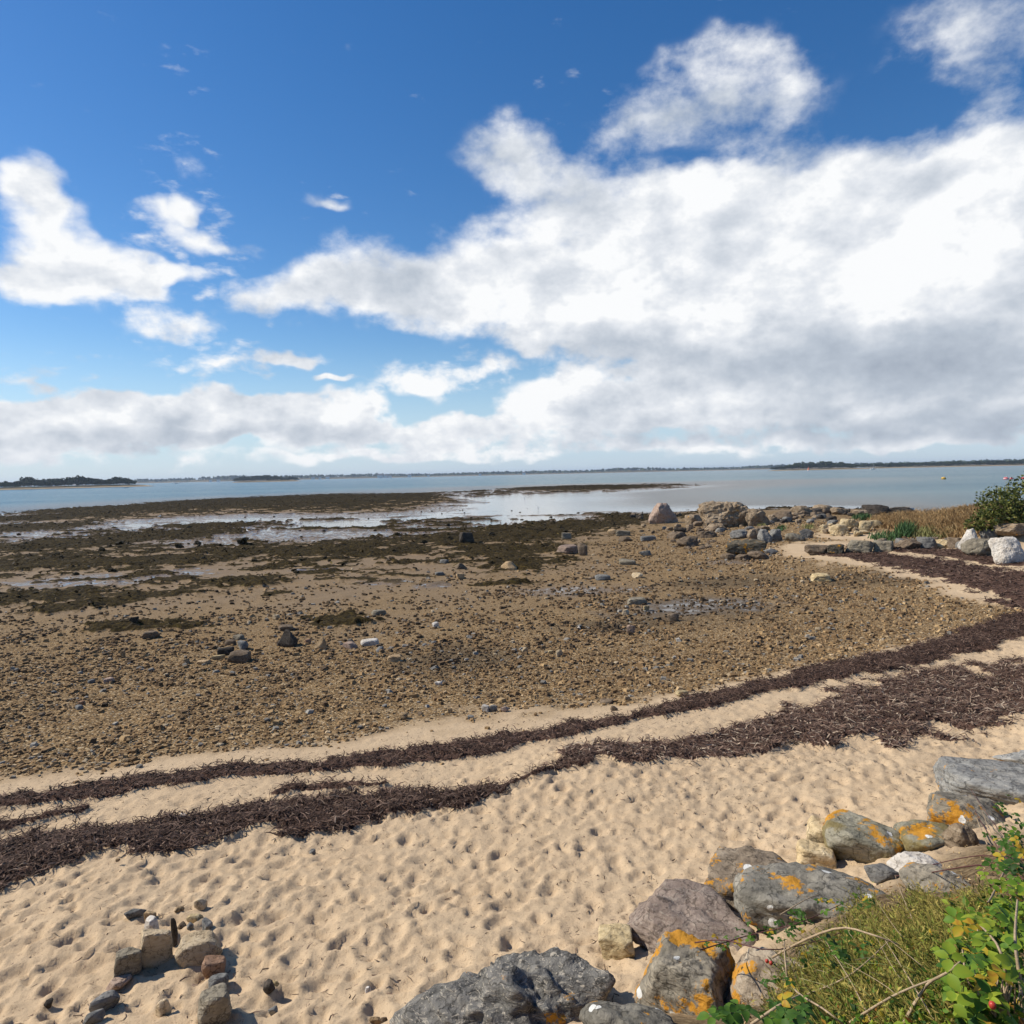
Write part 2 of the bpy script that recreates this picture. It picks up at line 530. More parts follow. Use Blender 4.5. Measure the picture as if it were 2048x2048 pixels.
WETS = [ellipse_w(*e) for e in [(430, 1086, 240, 9), (620, 1070, 180, 10), (200, 1160, 200, 14), (330, 1150, 120, 12), (760, 1165, 60, 8), (860, 1172, 40, 6), (1150, 1182, 130, 10), (1390, 1212, 170, 16), (1480, 1120, 60, 6), (640, 1140, 60, 5)]]
DARKS = [ellipse_w(*e) for e in [(1390, 1215, 150, 24), (1240, 1250, 120, 14), (920, 1315, 110, 30), (1750, 1155, 150, 14), (1450, 1165, 120, 10)]]


def ell_mask(x, y, els, soft=.35, nz=None, amp=1.0):
    m = np.zeros_like(x)
    for (cx, cy, rx, ry) in els:
        d = np.hypot((x - cx) / rx, (y - cy) / ry)
        if nz is not None:
            d = d + nz * amp
        m = np.maximum(m, 1 - sstep(1 - soft, 1 + soft, d))
    return m


def masks(x, y, z):
    nA = fbm2(x * .35, y * .35, 4, 41) - .5
    nB = fbm2(x * 1.4, y * 1.4, 4, 51) - .5
    nL = fbm2(x * .5, y * 1.1, 4, 61) - .5
    r = {}
    inb = sstep(2.2, 1.9, z)
    sand = sstep(.80, .92, z + nA * .16 + nB * .12)
    farp = sstep(35, 39, y + nA * 6)
    sand = sand * (1 - farp * (1 - ell_mask(x, y, SANDS, .4, nB, 1.0)))
    pebble = sstep(.20, .50, z + nA * .14) * (1 - sandcut(sand))
    wet = np.maximum(sstep(.16, .02, z + nA * .05), ell_mask(x, y, WETS, .5, nB, 1.2) * .85)
    wet = np.maximum(wet, sstep(.42, .18, z + nA * .2) * .45)
    nC = fbm2(x * 3.5, y * 3.0, 3, 57) - .5
    weed = ell_mask(x, y, WEED, .3, nB * 1.5 + nL + nC * 1.3, 1.0)
    weed = np.maximum(weed, ell_mask(x, y, WEED2, .3, nB, 1.4))
    nW = fbm2(x * .55, y * .8, 5, 71, .6)
    lowz = sstep(.02, .08, z) * sstep(.34, .16, z)
    weed = np.maximum(weed, sstep(.60, .66, nW + .1 * lowz - .03 + nC * .12) * lowz * sstep(25, 34, y))
    # weed on the outer ledges
    weed = np.maximum(weed, sstep(.42, .50, nW + .16 * sstep(.16, .3, z) - .03) * sstep(.06, .16, z) * sstep(112, 125, y))
    lag = sstep(-.16, -.02, z) * sstep(.12, .04, z) * sstep(55, 65, y)
    weed = np.maximum(weed, lag * sstep(.615, .67, fbm2(x * .16, y * .30, 5, 131, .62)) * (1 - ell_mask(x, y, POOLS, .4)))
    soil = sstep(2.15, 2.5, z + nA * .3) * sstep(16, 12, y) + sstep(1.75, 2.1, z + nA * .4) * sstep(30, 36, y)
    wr = wrack_mask(x, y) * sstep(70, 60, y)
    dark = ell_mask(x, y, DARKS, .6, nB, 1.2)
    return dict(sand=sand, pebble=pebble, wet=wet, weed=weed, soil=np.clip(soil, 0, 1), wrack=wr, dark=dark)


def sandcut(s):
    return sstep(.3, .9, s)


def footprints(x, y):
    """trampled dry sand: heel and toe dents of many steps"""
    h = np.zeros_like(x)
    for (cell, depth, seed) in ((.40, .042, 3), (.30, .036, 9), (.19, .026, 5), (.11, .012, 15)):
        gx = np.floor(x / cell); gy = np.floor(y / cell)
        z0 = np.zeros_like(gx)
        for dx in (-1, 0, 1):
            for dy in (-1, 0, 1):
                cx = gx + dx; cy = gy + dy
                px = (cx + .15 + .7 * _h(cx, cy, z0, seed)) * cell
                py = (cy + .15 + .7 * _h(cx, cy, z0 + 1, seed)) * cell
                ang = _h(cx, cy, z0 + 2, seed) * 6.283
                pr = _h(cx, cy, z0 + 3, seed)
                ca, sa = np.cos(ang), np.sin(ang)
                ex = (x - px) * ca + (y - py) * sa; ey = -(x - px) * sa + (y - py) * ca
                d = np.sqrt((ex / (cell * .36)) ** 2 + (ey / (cell * .22)) ** 2)
                on = (pr > .25) * (.4 + .6 * pr)
                h += on * depth * (-np.exp(-d ** 3) + .45 * np.exp(-((d - 1.35) / .32) ** 2))
    return h


def relief(x, y, z, m):
    """everything on top of the base height"""
    h = np.zeros_like(x)
    dry = m['sand'] * (1 - m['soil'])
    near = y < 26
    f = np.zeros_like(x)
    f[near] = footprints(x[near], y[near])
    tramp = sstep(1.02, 1.35, z) * sstep(26, 15, y)
    h += f * dry * tramp * (1 - .6 * m['wrack'])
    h += (fbm2(x * 1.1, y * 1.1, 4, 81) - .5) * .10 * dry * sstep(1.0, 1.3, z)
    h += ((fbm2(x * 7, y * 7, 3, 83) - .5) * .03 + (fbm2(x * 19, y * 19, 2, 85) - .5) * .014 * (y < 14)) * dry
    h += m['pebble'] * (1 - m['sand']) * ((fbm2(x * 2.2, y * 2.2, 4, 91, .6) - .5) * .09 + (fbm2(x * 9, y * 9, 2, 93) - .5) * .035)
    flat = (1 - m['pebble']) * (1 - m['sand'])
    h += flat * ((fbm2(x * .45, y * .6, 5, 97, .6) - .5) * .15)
    h += m['weed'] * sstep(50, 65, y) * sstep(.1, .0, z) * .10
    h += m['weed'] * .22 * np.maximum(0, fbm2(x * .8, y * .5, 3, 109, .6) - .45) * 2
    h += m['weed'] * sstep(100, 130, y) * .5 * (fbm2(x * .5, y * .25, 4, 107, .6) - .35)
    h += m['weed'] * (.02 + .30 * np.maximum(0, fbm2(x * .9, y * .9, 4, 101, .6) - .36) + (fbm2(x * 4, y * 4, 3, 103) - .5) * .09)
    wk = m['wrack']
    h += wk * (.035 + .13 * (fbm2(x * 3.0, y * 3.0, 4, 111, .6) - .3) + .04 * (fbm2(x * 16, y * 16, 2, 113) - .5))
    h += m['soil'] * ((fbm2(x * 1.3, y * 1.3, 4, 121) - .5) * .3)
    return h


def build_mesh(name, verts, faces, mat=None, smooth=True, link=True):
    """fast mesh from numpy arrays; faces an (n,3) or (n,4) array"""
    me = bpy.data.meshes.new(name)
    verts = np.asarray(verts, np.float32); faces = np.asarray(faces, np.int32)
    n, k = faces.shape
    me.vertices.add(len(verts)); me.vertices.foreach_set('co', verts.ravel())
    me.loops.add(n * k); me.loops.foreach_set('vertex_index', faces.ravel())
    me.polygons.add(n)
    me.polygons.foreach_set('loop_start', np.arange(0, n * k, k, dtype=np.int32))
    me.polygons.foreach_set('use_smooth', np.full(n, bool(smooth)))
    me.update(calc_edges=True)
    if mat is not None:
        me.materials.append(mat)
    return me


def obj(name, me, parent=None, loc=None, rot=None, scale=None):
    o = bpy.data.objects.new(name, me)
    COL.objects.link(o)
    if parent is not None:
        o.parent = parent
    if loc is not None:
        o.location = loc
    if rot is not None:
        o.rotation_euler = rot
    if scale is not None:
        o.scale = scale
    return o


def tag(o, label=None, cat=None, group=None, kind=None):
    for k, v in (('label', label), ('category', cat), ('group', group), ('kind', kind)):
        if v:
            o[k] = v
    return o


def fattr(me, name, arr):
    a = me.attributes.new(name, 'FLOAT', 'POINT')
    a.data.foreach_set('value', np.asarray(arr, np.float32).ravel())


def grid_faces(nr, nc):
    i = np.arange(nr - 1)[:, None] * nc + np.arange(nc - 1)[None]
    i = i.ravel()
    return np.stack([i, i + 1, i + nc + 1, i + nc], 1)


# ------------------------------------------------------------------ ground material
def ground_material():
    m, t = new_mat('beach_ground')
    geo = t.add('ShaderNodeNewGeometry')
    P = geo.outputs['Position']
    a_s, a_p, a_w, a_wd, a_so, a_wr, a_dk = [t.attr(k) for k in ('sand', 'pebble', 'wet', 'weed', 'soil', 'wrack', 'dark')]
    n1 = t.noise(P, 1.3, 5, .6, dim='2D')
    n2 = t.noise(P, 22, 5, .65, dim='2D')
    n3 = t.noise(P, 140, 3, .6, dim='2D')
    # dry sand with dark crumbs
    sand = t.mix(n1, (.56, .425, .275), (.46, .335, .21))
    sand = t.mix(t.ramp(n3, .35, .75, 0, .35), sand, (.30, .215, .135))
    crumbs = t.ramp(t.noise(P, 24, 5, .8, dim='2D'), .585, .65)
    sand = t.mix(t.math('MULTIPLY', crumbs, .6), sand, (.16, .105, .07))
    bits = t.ramp(t.voro(P, 60), .16, .10)
    sand = t.mix(t.math('MULTIPLY', bits, .3), sand, (.66, .55, .42))
    # gravel ground, stones too small to build
    vc = t.voro(P, 26, out='Color')
    vs = t.add('ShaderNodeSeparateColor'); t.put(vs.inputs[0], vc)
    grav = t.cramp(vs.outputs[0], [(0, (.085, .054, .028)), (.3, (.19, .118, .055)), (.55, (.27, .17, .078)), (.8, (.39, .26, .125)), (.95, (.54, .42, .26)), (1, (.2, .19, .17))])
    vd = t.voro(P, 26)
    grav = t.mix(t.ramp(vd, .35, .75, 0, .75), grav, (.085, .06, .035))
    # sandy mud of the flat
    mud = t.mix(n1, (.30, .20, .098), (.205, .138, .07))
    mud = t.mix(t.ramp(n2, .52, .72, 0, .5), mud, (.10, .075, .05))
    mudp = t.mix(t.ramp(t.noise(P, 9, 4, .7, dim='2D'), .50, .62, 0, .85), mud, grav)
    col = t.mix(a_p, mudp, grav)
    # wet mud, greyer and darker
    wetc = t.mix(n2, (.115, .083, .055), (.165, .12, .08))
    col = t.mix(t.math('MULTIPLY', a_w, .8), col, wetc)
    col = t.mix(t.math('MULTIPLY', a_dk, .65), col, t.mix(n2, (.05, .04, .028), (.12, .09, .055)))
    col = t.mix(a_s, col, sand)
    # seaweed
    wd = t.cramp(t.noise(P, 6, 5, .7, dim='2D'), [(.3, (.008, .006, .003)), (.5, (.030, .021, .008)), (.62, (.062, .043, .014)), (.75, (.11, .085, .025))])
    col = t.mix(t.ramp(a_wd, .3, .6), col, wd)
    wk = t.cramp(t.noise(P, 35, 5, .7, dim='2D'), [(.3, (.02, .012, .009)), (.52, (.085, .05, .037)), (.7, (.19, .12, .09))])
    col = t.mix(t.ramp(t.math('ADD', a_wr, t.math('MULTIPLY', t.math('SUBTRACT', n2, .5), .9)), .38, .6), col, wk)
    soil = t.cramp(t.noise(P, 18, 5, .7, dim='2D'), [(.3, (.05, .035, .02)), (.5, (.13, .09, .05)), (.7, (.24, .18, .10))])
    col = t.mix(a_so, col, soil)
    # film of water on the low flat
    pud = t.math('MULTIPLY', t.ramp(t.noise(P, 2.1, 4, .6, dim='2D'), .46, .58), t.ramp(a_w, .5, .9))
    pud = t.math('MULTIPLY', pud, t.math('SUBTRACT', 1.0, t.ramp(a_wd, .2, .5)))
    col = t.mix(t.math('MULTIPLY', pud, .35), col, (.07, .058, .048))
    rough = t.math('SUBTRACT', .95, t.math('MULTIPLY', a_w, .42))
    rough = t.math('MULTIPLY_ADD', t.math('MULTIPLY', a_wd, a_w), .42, rough)
    mixr = t.add('ShaderNodeMix', data_type='FLOAT')
    t.put(mixr.inputs[0], pud); t.put(mixr.inputs[2], rough); t.put(mixr.inputs[3], .06)
    hgt = t.math('ADD', t.math('MULTIPLY', n2, .5), t.math('MULTIPLY', n3, .15))
    hgt = t.math('ADD', hgt, t.math('MULTIPLY', t.math('MULTIPLY', vd, t.math('SUBTRACT', 1.0, a_s)), -.5))
    hgt = t.math('MULTIPLY', hgt, t.math('SUBTRACT', 1.0, pud))
    nm = t.bump(hgt, .7, .03)
    t.out(col, mixr.outputs[0], nm, spec=t.math('MULTIPLY_ADD', t.math('MULTIPLY', a_w, t.math('SUBTRACT', 1.0, t.ramp(a_wd, .2, .5))), .38, .05))
    return m


MAT_GROUND = ground_material()
rows = list(np.linspace(-14, 1.8, 24))
yv = rows[-1]
while yv < 345:
    yv += .0052 * (yv + 1.6)
    rows.append(yv)
rows += [360, 380, 410, 450, 800, 1600, 3500, 9000]
rows = np.array(rows)
NC = 700
us = np.linspace(-1, 1, NC)
GX = us[None] * (.84 * np.maximum(rows, 0)[:, None] + 4.6 + 8 * sstep(2, -4, rows)[:, None])
GY = np.repeat(rows[:, None], NC, 1)
gx, gy = GX.ravel(), GY.ravel()
gz = HF(gx, gy)
gz[gy > 300] = H0(gx[gy > 300], gy[gy > 300])
GM = masks(gx, gy, gz)
grel = relief(gx, gy, gz, GM)
grel[gy > 365] = 0
gz2 = gz + grel
me = build_mesh('ground', np.stack([gx, gy, gz2], 1), grid_faces(len(rows), NC), MAT_GROUND)
for k, v in GM.items():
    fattr(me, k, v)
ground = tag(obj('ground', me), kind='structure')


def surf(x, y):
    """full height of the beach including relief"""
    x = np.atleast_1d(np.asarray(x, float)); y = np.atleast_1d(np.asarray(y, float))
    z = HF(x, y)
    return z + relief(x, y, z, masks(x, y, z))


# ------------------------------------------------------------------ sea
def sea_material():
    m, t = new_mat('sea_water')
    geo = t.add('ShaderNodeNewGeometry')
    P = geo.outputs['Position']
    dep = t.attr('depth')
    calm = t.attr('calm')
    big = t.noise(t.vmath('MULTIPLY', P, (.004, .02, 0)), 1.0, 4, .6)
    deep = t.mix(t.ramp(big, .38, .62), (.030, .105, .130), (.085, .165, .175))
    shallow = t.mix(t.ramp(dep, .02, .9), (.13, .115, .088), (.15, .165, .145))
    col = t.mix(t.ramp(dep, .35, 1.0), shallow, deep)
    w1 = t.noise(t.vmath('MULTIPLY', P, (1.0, 1.5, 1)), .9, 5, .62)
    w2 = t.noise(t.vmath('MULTIPLY', P, (1.0, 1.6, 1)), .12, 3, .6)
    h = t.math('ADD', w1, t.math('MULTIPLY', w2, 2.0))
    nd = t.add('ShaderNodeBump')
    t.put(nd.inputs['Strength'], t.ramp(calm, 0, 1, .75, .05))
    nd.inputs['Distance'].default_value = .5
    t.put(nd.inputs['Height'], h)
    t.out(col, t.ramp(calm, 0, 1, .25, .06), nd.outputs[0], spec=t.ramp(calm, 0, 1, .30, .5))
    return m


MAT_SEA = sea_material()
srow = np.concatenate([np.linspace(36, 330, 150), np.exp(np.linspace(math.log(340), math.log(9000), 40))])
scol = np.linspace(-1, 1, 160)
sx = (scol[None] * (.95 * srow[:, None] + 60)).ravel(); sy = np.repeat(srow[:, None], 160, 1).ravel()
dz = -H0(sx, sy)
me = build_mesh('sea', np.stack([sx, sy, np.zeros_like(sx)], 1), grid_faces(len(srow), 160), MAT_SEA)
fattr(me, 'depth', np.clip(dz, 0, 2))
fattr(me, 'calm', sstep(.3, .05, dz) * sstep(300, 170, sy))
sea = tag(obj('sea', me), kind='structure')


# ------------------------------------------------------------------ rocks
_ICO = {}


def ico(sub):
    if sub not in _ICO:
        bm = bmesh.new()
        bmesh.ops.create_icosphere(bm, subdivisions=sub, radius=1.0)
        bm.verts.ensure_lookup_table()
        v = np.array([q.co[:] for q in bm.verts]); f = np.array([[q.index for q in t.verts] for t in bm.faces])
        bm.free()
        _ICO[sub] = (v / np.linalg.norm(v, axis=1)[:, None], f)
    return _ICO[sub]


def rock_mesh(name, seed, dims, sub=3, npl=12, sharp=14, rough=.10, fine=.0, mat=None, strata=0.0, tilt=0.0, smooth=None, boxy=0.0, peak=0.0):
    """angular boulder: rounded intersection of random half spaces, roughened by noise; dims are half sizes in metres"""
    r = np.random.default_rng(seed)
    d, f = ico(sub)
    n = r.normal(size=(npl, 3)); n /= np.linalg.norm(n, axis=1)[:, None]
    h = r.uniform(.74, 1.0, npl)
    if boxy > 0:
        ax = np.array([[1, 0, 0], [-1, 0, 0], [0, 1, 0], [0, -1, 0], [0, 0, 1], [0, 0, -1]], float) + r.normal(size=(6, 3)) * .13
        ax /= np.linalg.norm(ax, axis=1)[:, None]
        n = np.concatenate([n, ax]); h = np.concatenate([h * (1 + .25 * boxy), r.uniform(.72, .8, 6)])
    else:
        n = np.concatenate([n, [[0, 0, 1], [0, 0, -1]]]); h = np.concatenate([h, [.82, .8]])
    q = np.maximum(d @ n.T, 0) / h
    rad = (np.sum(q ** sharp, 1) + 1e-9) ** (-1.0 / sharp)
    rad = np.minimum(rad, 1.35)
    p = d * rad[:, None]
    p = p / np.abs(p).max(0)
    o = seed * 3.17 % 50
    lump = fbm3(p * 1.7 + o, 4, seed, .55) - .5
    p = p * (1 + rough * 2 * lump)[:, None]
    P = p * np.asarray(dims)
    if peak:
        P[:, :2] *= (1 - peak * np.clip((p[:, 2] + .5) / 1.5, 0, 1))[:, None] * (1 + .15 * peak)
    if strata > 0:
        ax = np.array([math.sin(tilt), .25, math.cos(tilt)])
        s = P @ ax / (strata * 1.0) + (fbm3(P * 1.5 + o, 3, seed + 5) - .5) * 2.5
        k = (np.abs((s % 1.0) - .5) * 2) ** 2
        P = P + d * (k * strata * .28)[:, None]
    if fine > 0:
        fine = fine * min(1.0, max(.12, max(dims) / .9))
        k = 3.2 if max(dims) > .8 else (4.5 if max(dims) > .3 else 10.0)
        q1 = fbm3(P * k + o, 5, seed + 9, .58) - .5
        rg = np.abs(fbm3(P * k * .7 + o + 9, 3, seed + 19, .5) - .5) * 2
        P = P + d * (q1 * fine - np.maximum(0, .16 - rg) * fine * 1.6)[:, None]
    a = tilt * .6
    return build_mesh(name, P, f, mat, smooth=(sub >= 4) if smooth is None else smooth)


def rock_material(name, cols, orange=0.0, white=0.0, streak=0.0, rough=.9, bump=.6, moss=0.0, sc=1.0):
    m, t = new_mat(name)
    tcn = t.add('ShaderNodeTexCoord')
    oi = t.add('ShaderNodeObjectInfo')
    P = t.vmath('ADD', tcn.outputs['Object'], t.vmath('SCALE', (13.1, 7.7, 5.3), None))
    sc_n = P.node
    ofs = t.vmath('MULTIPLY', (31.0, 17.0, 23.0), None)
    cmb = t.add('ShaderNodeCombineXYZ')
    for i in range(3):
        t.put(cmb.inputs[i], t.math('MULTIPLY', oi.outputs['Random'], 20.0 + i * 7))
    P = t.vmath('ADD', tcn.outputs['Object'], cmb.outputs[0])
    n1 = t.noise(P, 3.0 * sc, 6, .65)
    n2 = t.noise(P, 16 * sc, 5, .65)
    ps = t.vmath('MULTIPLY', P, (1, 1, 5))
    n3 = t.noise(ps, 5 * sc, 5, .6, 1.2)
    c = t.cramp(t.math('ADD', t.math('MULTIPLY', n1, .6), t.math('MULTIPLY', n3, .4)), [(.34, cols[0]), (.5, cols[1]), (.64, cols[2])])
    c = t.mix(t.ramp(n2, .52, .70, 0, .7), c, tuple(q * .4 for q in cols[0]))
    c = t.mix(t.ramp(t.math('ABSOLUTE', t.math('SUBTRACT', t.noise(P, 4.5 * sc, 3, .5), .5)), .022, .004, 0, .6), c, tuple(q * .3 for q in cols[0]))
    c = t.mix(t.ramp(n2, .42, .25, 0, .35), c, tuple(min(1, q * 1.3) for q in cols[2]))
    if streak:
        c = t.mix(t.math('MULTIPLY', t.ramp(t.noise(ps, 9 * sc, 4, .7, 2.0), .56, .60), streak), c, (.5, .44, .35))
    br = t.ramp(oi.outputs['Random'], 0, 1, .78, 1.18, smooth=False)
    c = t.mix(1.0, c, br, 'MULTIPLY')
    if moss:
        c = t.mix(t.math('MULTIPLY', t.ramp(t.noise(P, 2.6, 5, .65), .48, .6), moss), c, t.mix(n2, (.10, .075, .02), (.24, .17, .04)))
    if orange:
        oc = t.mix(n2, (.42, .17, .012), (.58, .29, .03))
        c = t.mix(t.ramp(t.math('ADD', t.noise(P, 3.4, 3, .5), t.math('MULTIPLY', t.noise(P, 26, 5, .75), .5)), .95 - orange * .22, 1.0 - orange * .22, 0, .92), c, oc)
    if white:
        vn = t.add('ShaderNodeTexVoronoi'); vn.inputs['Scale'].default_value = 8.5; t.put(vn.inputs['Vector'], t.vmath('ADD', P, t.vmath('SCALE', t.noise(P, 12, 2, .5, color=True), None)))
        vn.inputs['Vector'].links[0].from_node.inputs[1].links[0].from_node.inputs[3].default_value = .06
        sc_ = t.add('ShaderNodeSeparateColor'); t.put(sc_.inputs[0], vn.outputs['Color'])
        rad = t.math('MULTIPLY', t.ramp(sc_.outputs[0], 1 - white, 1, 0.0, .36), 1.0)
        spot = t.ramp(t.math('SUBTRACT', vn.outputs['Distance'], rad), .0, -.03)
        c = t.mix(spot, c, t.mix(n2, (.5, .49, .45), (.68, .67, .63)))
    h = t.math('ADD', t.math('MULTIPLY', n1, 1.0), t.math('ADD', t.math('MULTIPLY', n2, .35), t.math('MULTIPLY', n3, .4)))
    n4 = t.noise(P, 60 * sc, 4, .7)
    h = t.math('MULTIPLY_ADD', n4, .12, h)
    t.out(c, rough, t.bump(h, bump, .08 / sc), spec=.12)
    for nd in (sc_n, ofs.node):
        t.n.remove(nd)
    return m


RM = {
    'grey': rock_material('rock_grey', [(.12, .115, .11), (.21, .20, .18), (.30, .285, .26)], sc=2),
    'tan': rock_material('rock_tan', [(.24, .16, .085), (.36, .25, .14), (.46, .345, .21)], sc=2),
    'cream': rock_material('rock_cream', [(.40, .30, .18), (.50, .39, .25), (.60, .49, .34)], sc=2),
    'dark': rock_material('rock_dark', [(.03, .025, .02), (.06, .05, .04), (.10, .08, .065)], sc=2),
    'brown': rock_material('rock_brown', [(.10, .07, .045), (.17, .125, .085), (.26, .20, .14)], sc=2),
    'pink': rock_material('rock_pink', [(.24, .165, .125), (.33, .24, .185), (.42, .32, .25)], sc=2),
    'slate': rock_material('rock_slate', [(.11, .108, .10), (.20, .195, .18), (.32, .31, .285)], sc=2),
    'white': rock_material('rock_white', [(.42, .36, .29), (.56, .51, .44), (.68, .64, .58)], sc=1.2),
    'rust': rock_material('rock_rust', [(.20, .115, .07), (.29, .175, .11), (.37, .24, .16)], sc=2),
    'fold': rock_material('rock_fold', [(.085, .08, .072), (.155, .147, .132), (.25, .235, .21)], orange=.28, streak=.65, bump=.8, sc=1.3),
    'lichen': rock_material('rock_lichen', [(.10, .09, .07), (.20, .175, .135), (.33, .28, .205)], orange=.66, white=.42, sc=1.3),
    'discs': rock_material('rock_discs', [(.10, .092, .075), (.175, .16, .13), (.27, .245, .20)], orange=.56, white=.7, sc=1.3),
    'mossy': rock_material('rock_mossy', [(.15, .14, .10), (.24, .22, .16), (.34, .31, .24)], orange=.52, white=.08, moss=.7, sc=1.2),
    'purple': rock_material('rock_purple', [(.20, .15, .12), (.30, .23, .185), (.40, .32, .26)], streak=.35, sc=1.3),
    'split': rock_material('rock_split', [(.16, .12, .085), (.30, .235, .165), (.46, .38, .28)], orange=.55, white=.12, sc=1.2),
    'slab': rock_material('rock_slab', [(.12, .118, .112), (.21, .205, .19), (.34, .33, .30)], orange=.18, streak=.3, sc=1.2),
    'gneiss': rock_material('rock_gneiss', [(.13, .09, .055), (.29, .215, .14), (.48, .385, .27)], orange=.1, sc=.9, bump=.9),
    'block': rock_material('rock_block', [(.045, .037, .025), (.10, .085, .06), (.19, .165, .125)], orange=.35, sc=1),
    'sandstone': rock_material('rock_sandstone', [(.36, .26, .14), (.52, .40, .23), (.64, .52, .34)], sc=1.2),
    'yellow': rock_material('rock_yellow', [(.31, .23, .12), (.43, .33, .18), (.54, .44, .27)], sc=2),
    'olive': rock_material('rock_olive', [(.13, .11, .08), (.215, .185, .135), (.31, .27, .205)], sc=2),
}
_seed = [100]


def stone(px, py, wpx, hpx, mk, label, name='stone', cat='stone', group=None, sub=3, rot=None, ratio=.75, sink=.32, lift=0.0, depth_off=.7, **kw):
    """a stone whose foot shows at photo pixel (px, py) and that shows wpx by hpx photo pixels"""
    sd_ = sum((i + 3) * ord(c) for i, c in enumerate(label)) % 9973
    g = ground_pt(px, py)
    dp = depth_at(g)
    e = math.asin((CAM_Z - g[2]) / np.linalg.norm(g - np.array([0, 0, CAM_Z])))
    hx = .5 * wpx * dp / FPX
    hy = hx * ratio
    happ = hpx * dp / FPX
    hz = (happ - 2 * hy * math.sin(e) * .8) / (2 * math.cos(e))
    if hz < .32 * hx:
        hz = .32 * hx
        hy = max(.35 * hx, (happ - 2 * hz * math.cos(e)) / (2 * math.sin(e) * .8)) if e > .2 else hy
        hy = min(hy, hx * 1.1)
    hz = hz / (1 - sink * .5)
    fw = np.array([g[0], g[1]]) / np.hypot(g[0], g[1])
    x, y = g[0] + fw[0] * hy * depth_off, g[1] + fw[1] * hy * depth_off
    z = float(surf(x, y)[0]) if lift == 0 else g[2]
    me = rock_mesh(name, sd_, (hx, hy, hz), sub=sub, mat=RM[mk], **kw)
    rz = math.atan2(-fw[0], fw[1]) if rot is None else rot
    o = obj(name, me, loc=(x, y, z + hz * (1 - sink) + lift), rot=(0, 0, rz))
    tag(o, label, cat, group)
    return o


# --- boulders of the sea wall in the foreground
BOULD = dict(name='boulder', cat='boulder')
def boulder(x0, x1, y0, y1, mk, label, sub=5, dist=None, zt=None, ratio=.8, seed=None, sharp=12, rough=.12, fine=.05, rz=0.0, name='boulder', zhalf=None, tilt=(0, 0), strata=0.0, npl=12, stilt=0.0, boxy=0.0):
    """boulder that fills the photo rectangle x0..x1, y0..y1; its middle lies at height zt above sea level"""
    _seed[0] += 1
    cx, cy = (x0 + x1) / 2, (y0 + y1) / 2
    d = ray(cx, cy)
    t = (zt - CAM_Z) / d[2]
    c = np.array([0, 0, CAM_Z]) + d * t
    dp = depth_at(c)
    e = -math.asin(d[2])
    hx = .5 * (x1 - x0) * dp / FPX
    happ = (y1 - y0) * dp / FPX
    hy = hx * ratio
    hz = (happ - 2 * hy * math.sin(e) * .85) / (2 * math.cos(e)) if zhalf is None else zhalf
    hz = max(hz, .3 * hx)
    fw = d[:2] / np.hypot(d[0], d[1])
    me = rock_mesh(name, seed or _seed[0], (hx, hy, hz), sub=sub, mat=RM[mk], sharp=sharp, rough=rough, fine=fine, strata=strata, npl=npl, tilt=stilt, boxy=boxy)
    o = obj(name, me, loc=c, rot=(tilt[0], tilt[1], math.atan2(-fw[0], fw[1]) + rz))
    tag(o, label, 'boulder')
    return o


boulder(790, 1300, 1890, 2150, 'fold', 'big dark grey folded boulder at the bottom edge, largest of the sea wall', zt=2.05, sub=6, ratio=.62, sharp=10, rough=.2, fine=.3, strata=.14, stilt=.5, seed=42)
boulder(1228, 1520, 1808, 1925, 'purple', 'flat brownish purple slab with wavy ridges behind the lichen boulder', zt=2.0, sub=5, ratio=.9, sharp=16, fine=0.16, strata=.05, seed=43, rz=-.2)
boulder(1196, 1272, 1846, 1922, 'yellow', 'small yellowish tan stone wedged between the grey and the purple boulders', zt=1.98, sub=5, ratio=.9, sharp=26, fine=0.10, boxy=.6)
boulder(1272, 1490, 1885, 2110, 'lichen', 'boulder spotted with white and orange lichen beside the big grey one', zt=2.35, sub=6, ratio=.75, sharp=16, fine=0.21, rough=.14, seed=45)
boulder(1440, 1650, 1895, 2080, 'split', 'brown split boulder with orange lichen under the trailing bramble', zt=2.5, sub=5, ratio=.8, sharp=18, fine=0.21, seed=46)
boulder(1150, 1350, 2005, 2110, 'discs', 'dark small boulder with white lichen cut by the bottom edge', zt=2.55, sub=5, ratio=.7, fine=0.16, seed=47)
boulder(1415, 1625, 1700, 1850, 'split', 'split boulder with orange lichen on its left and a pale broken face', zt=2.0, sub=5, ratio=.8, sharp=20, fine=0.18, seed=48, boxy=.4)
boulder(1478, 1770, 1722, 1868, 'discs', 'grey boulder dotted with white lichen discs and an orange patch', zt=2.3, sub=5, ratio=.75, sharp=16, fine=0.16, seed=49, rz=.25)
boulder(1632, 1800, 1622, 1738, 'mossy', 'rounded boulder with orange lichen crest, left half of the mossy pair', zt=2.1, sub=5, ratio=.85, sharp=14, fine=0.18, seed=50)
boulder(1762, 1915, 1632, 1735, 'mossy', 'shaded brown mossy boulder, right half of the mossy pair', zt=2.15, sub=5, ratio=.85, sharp=15, fine=0.21, seed=51)
boulder(1835, 2010, 1572, 1680, 'lichen', 'pale grey boulder with round orange lichen spots below the grey slab', zt=2.15, sub=5, ratio=.85, sharp=18, fine=0.16, seed=52)
boulder(1885, 2140, 1522, 1640, 'slab', 'long layered blue grey slab at the right edge of the sand', zt=2.0, sub=5, ratio=.7, sharp=18, fine=0.12, rough=.07, strata=.05, seed=71, boxy=.8)
boulder(2002, 2120, 1500, 1545, 'slab', 'low grey rock farthest along the sea wall at the right edge', zt=1.8, sub=5, ratio=.8, fine=0.14, seed=54)
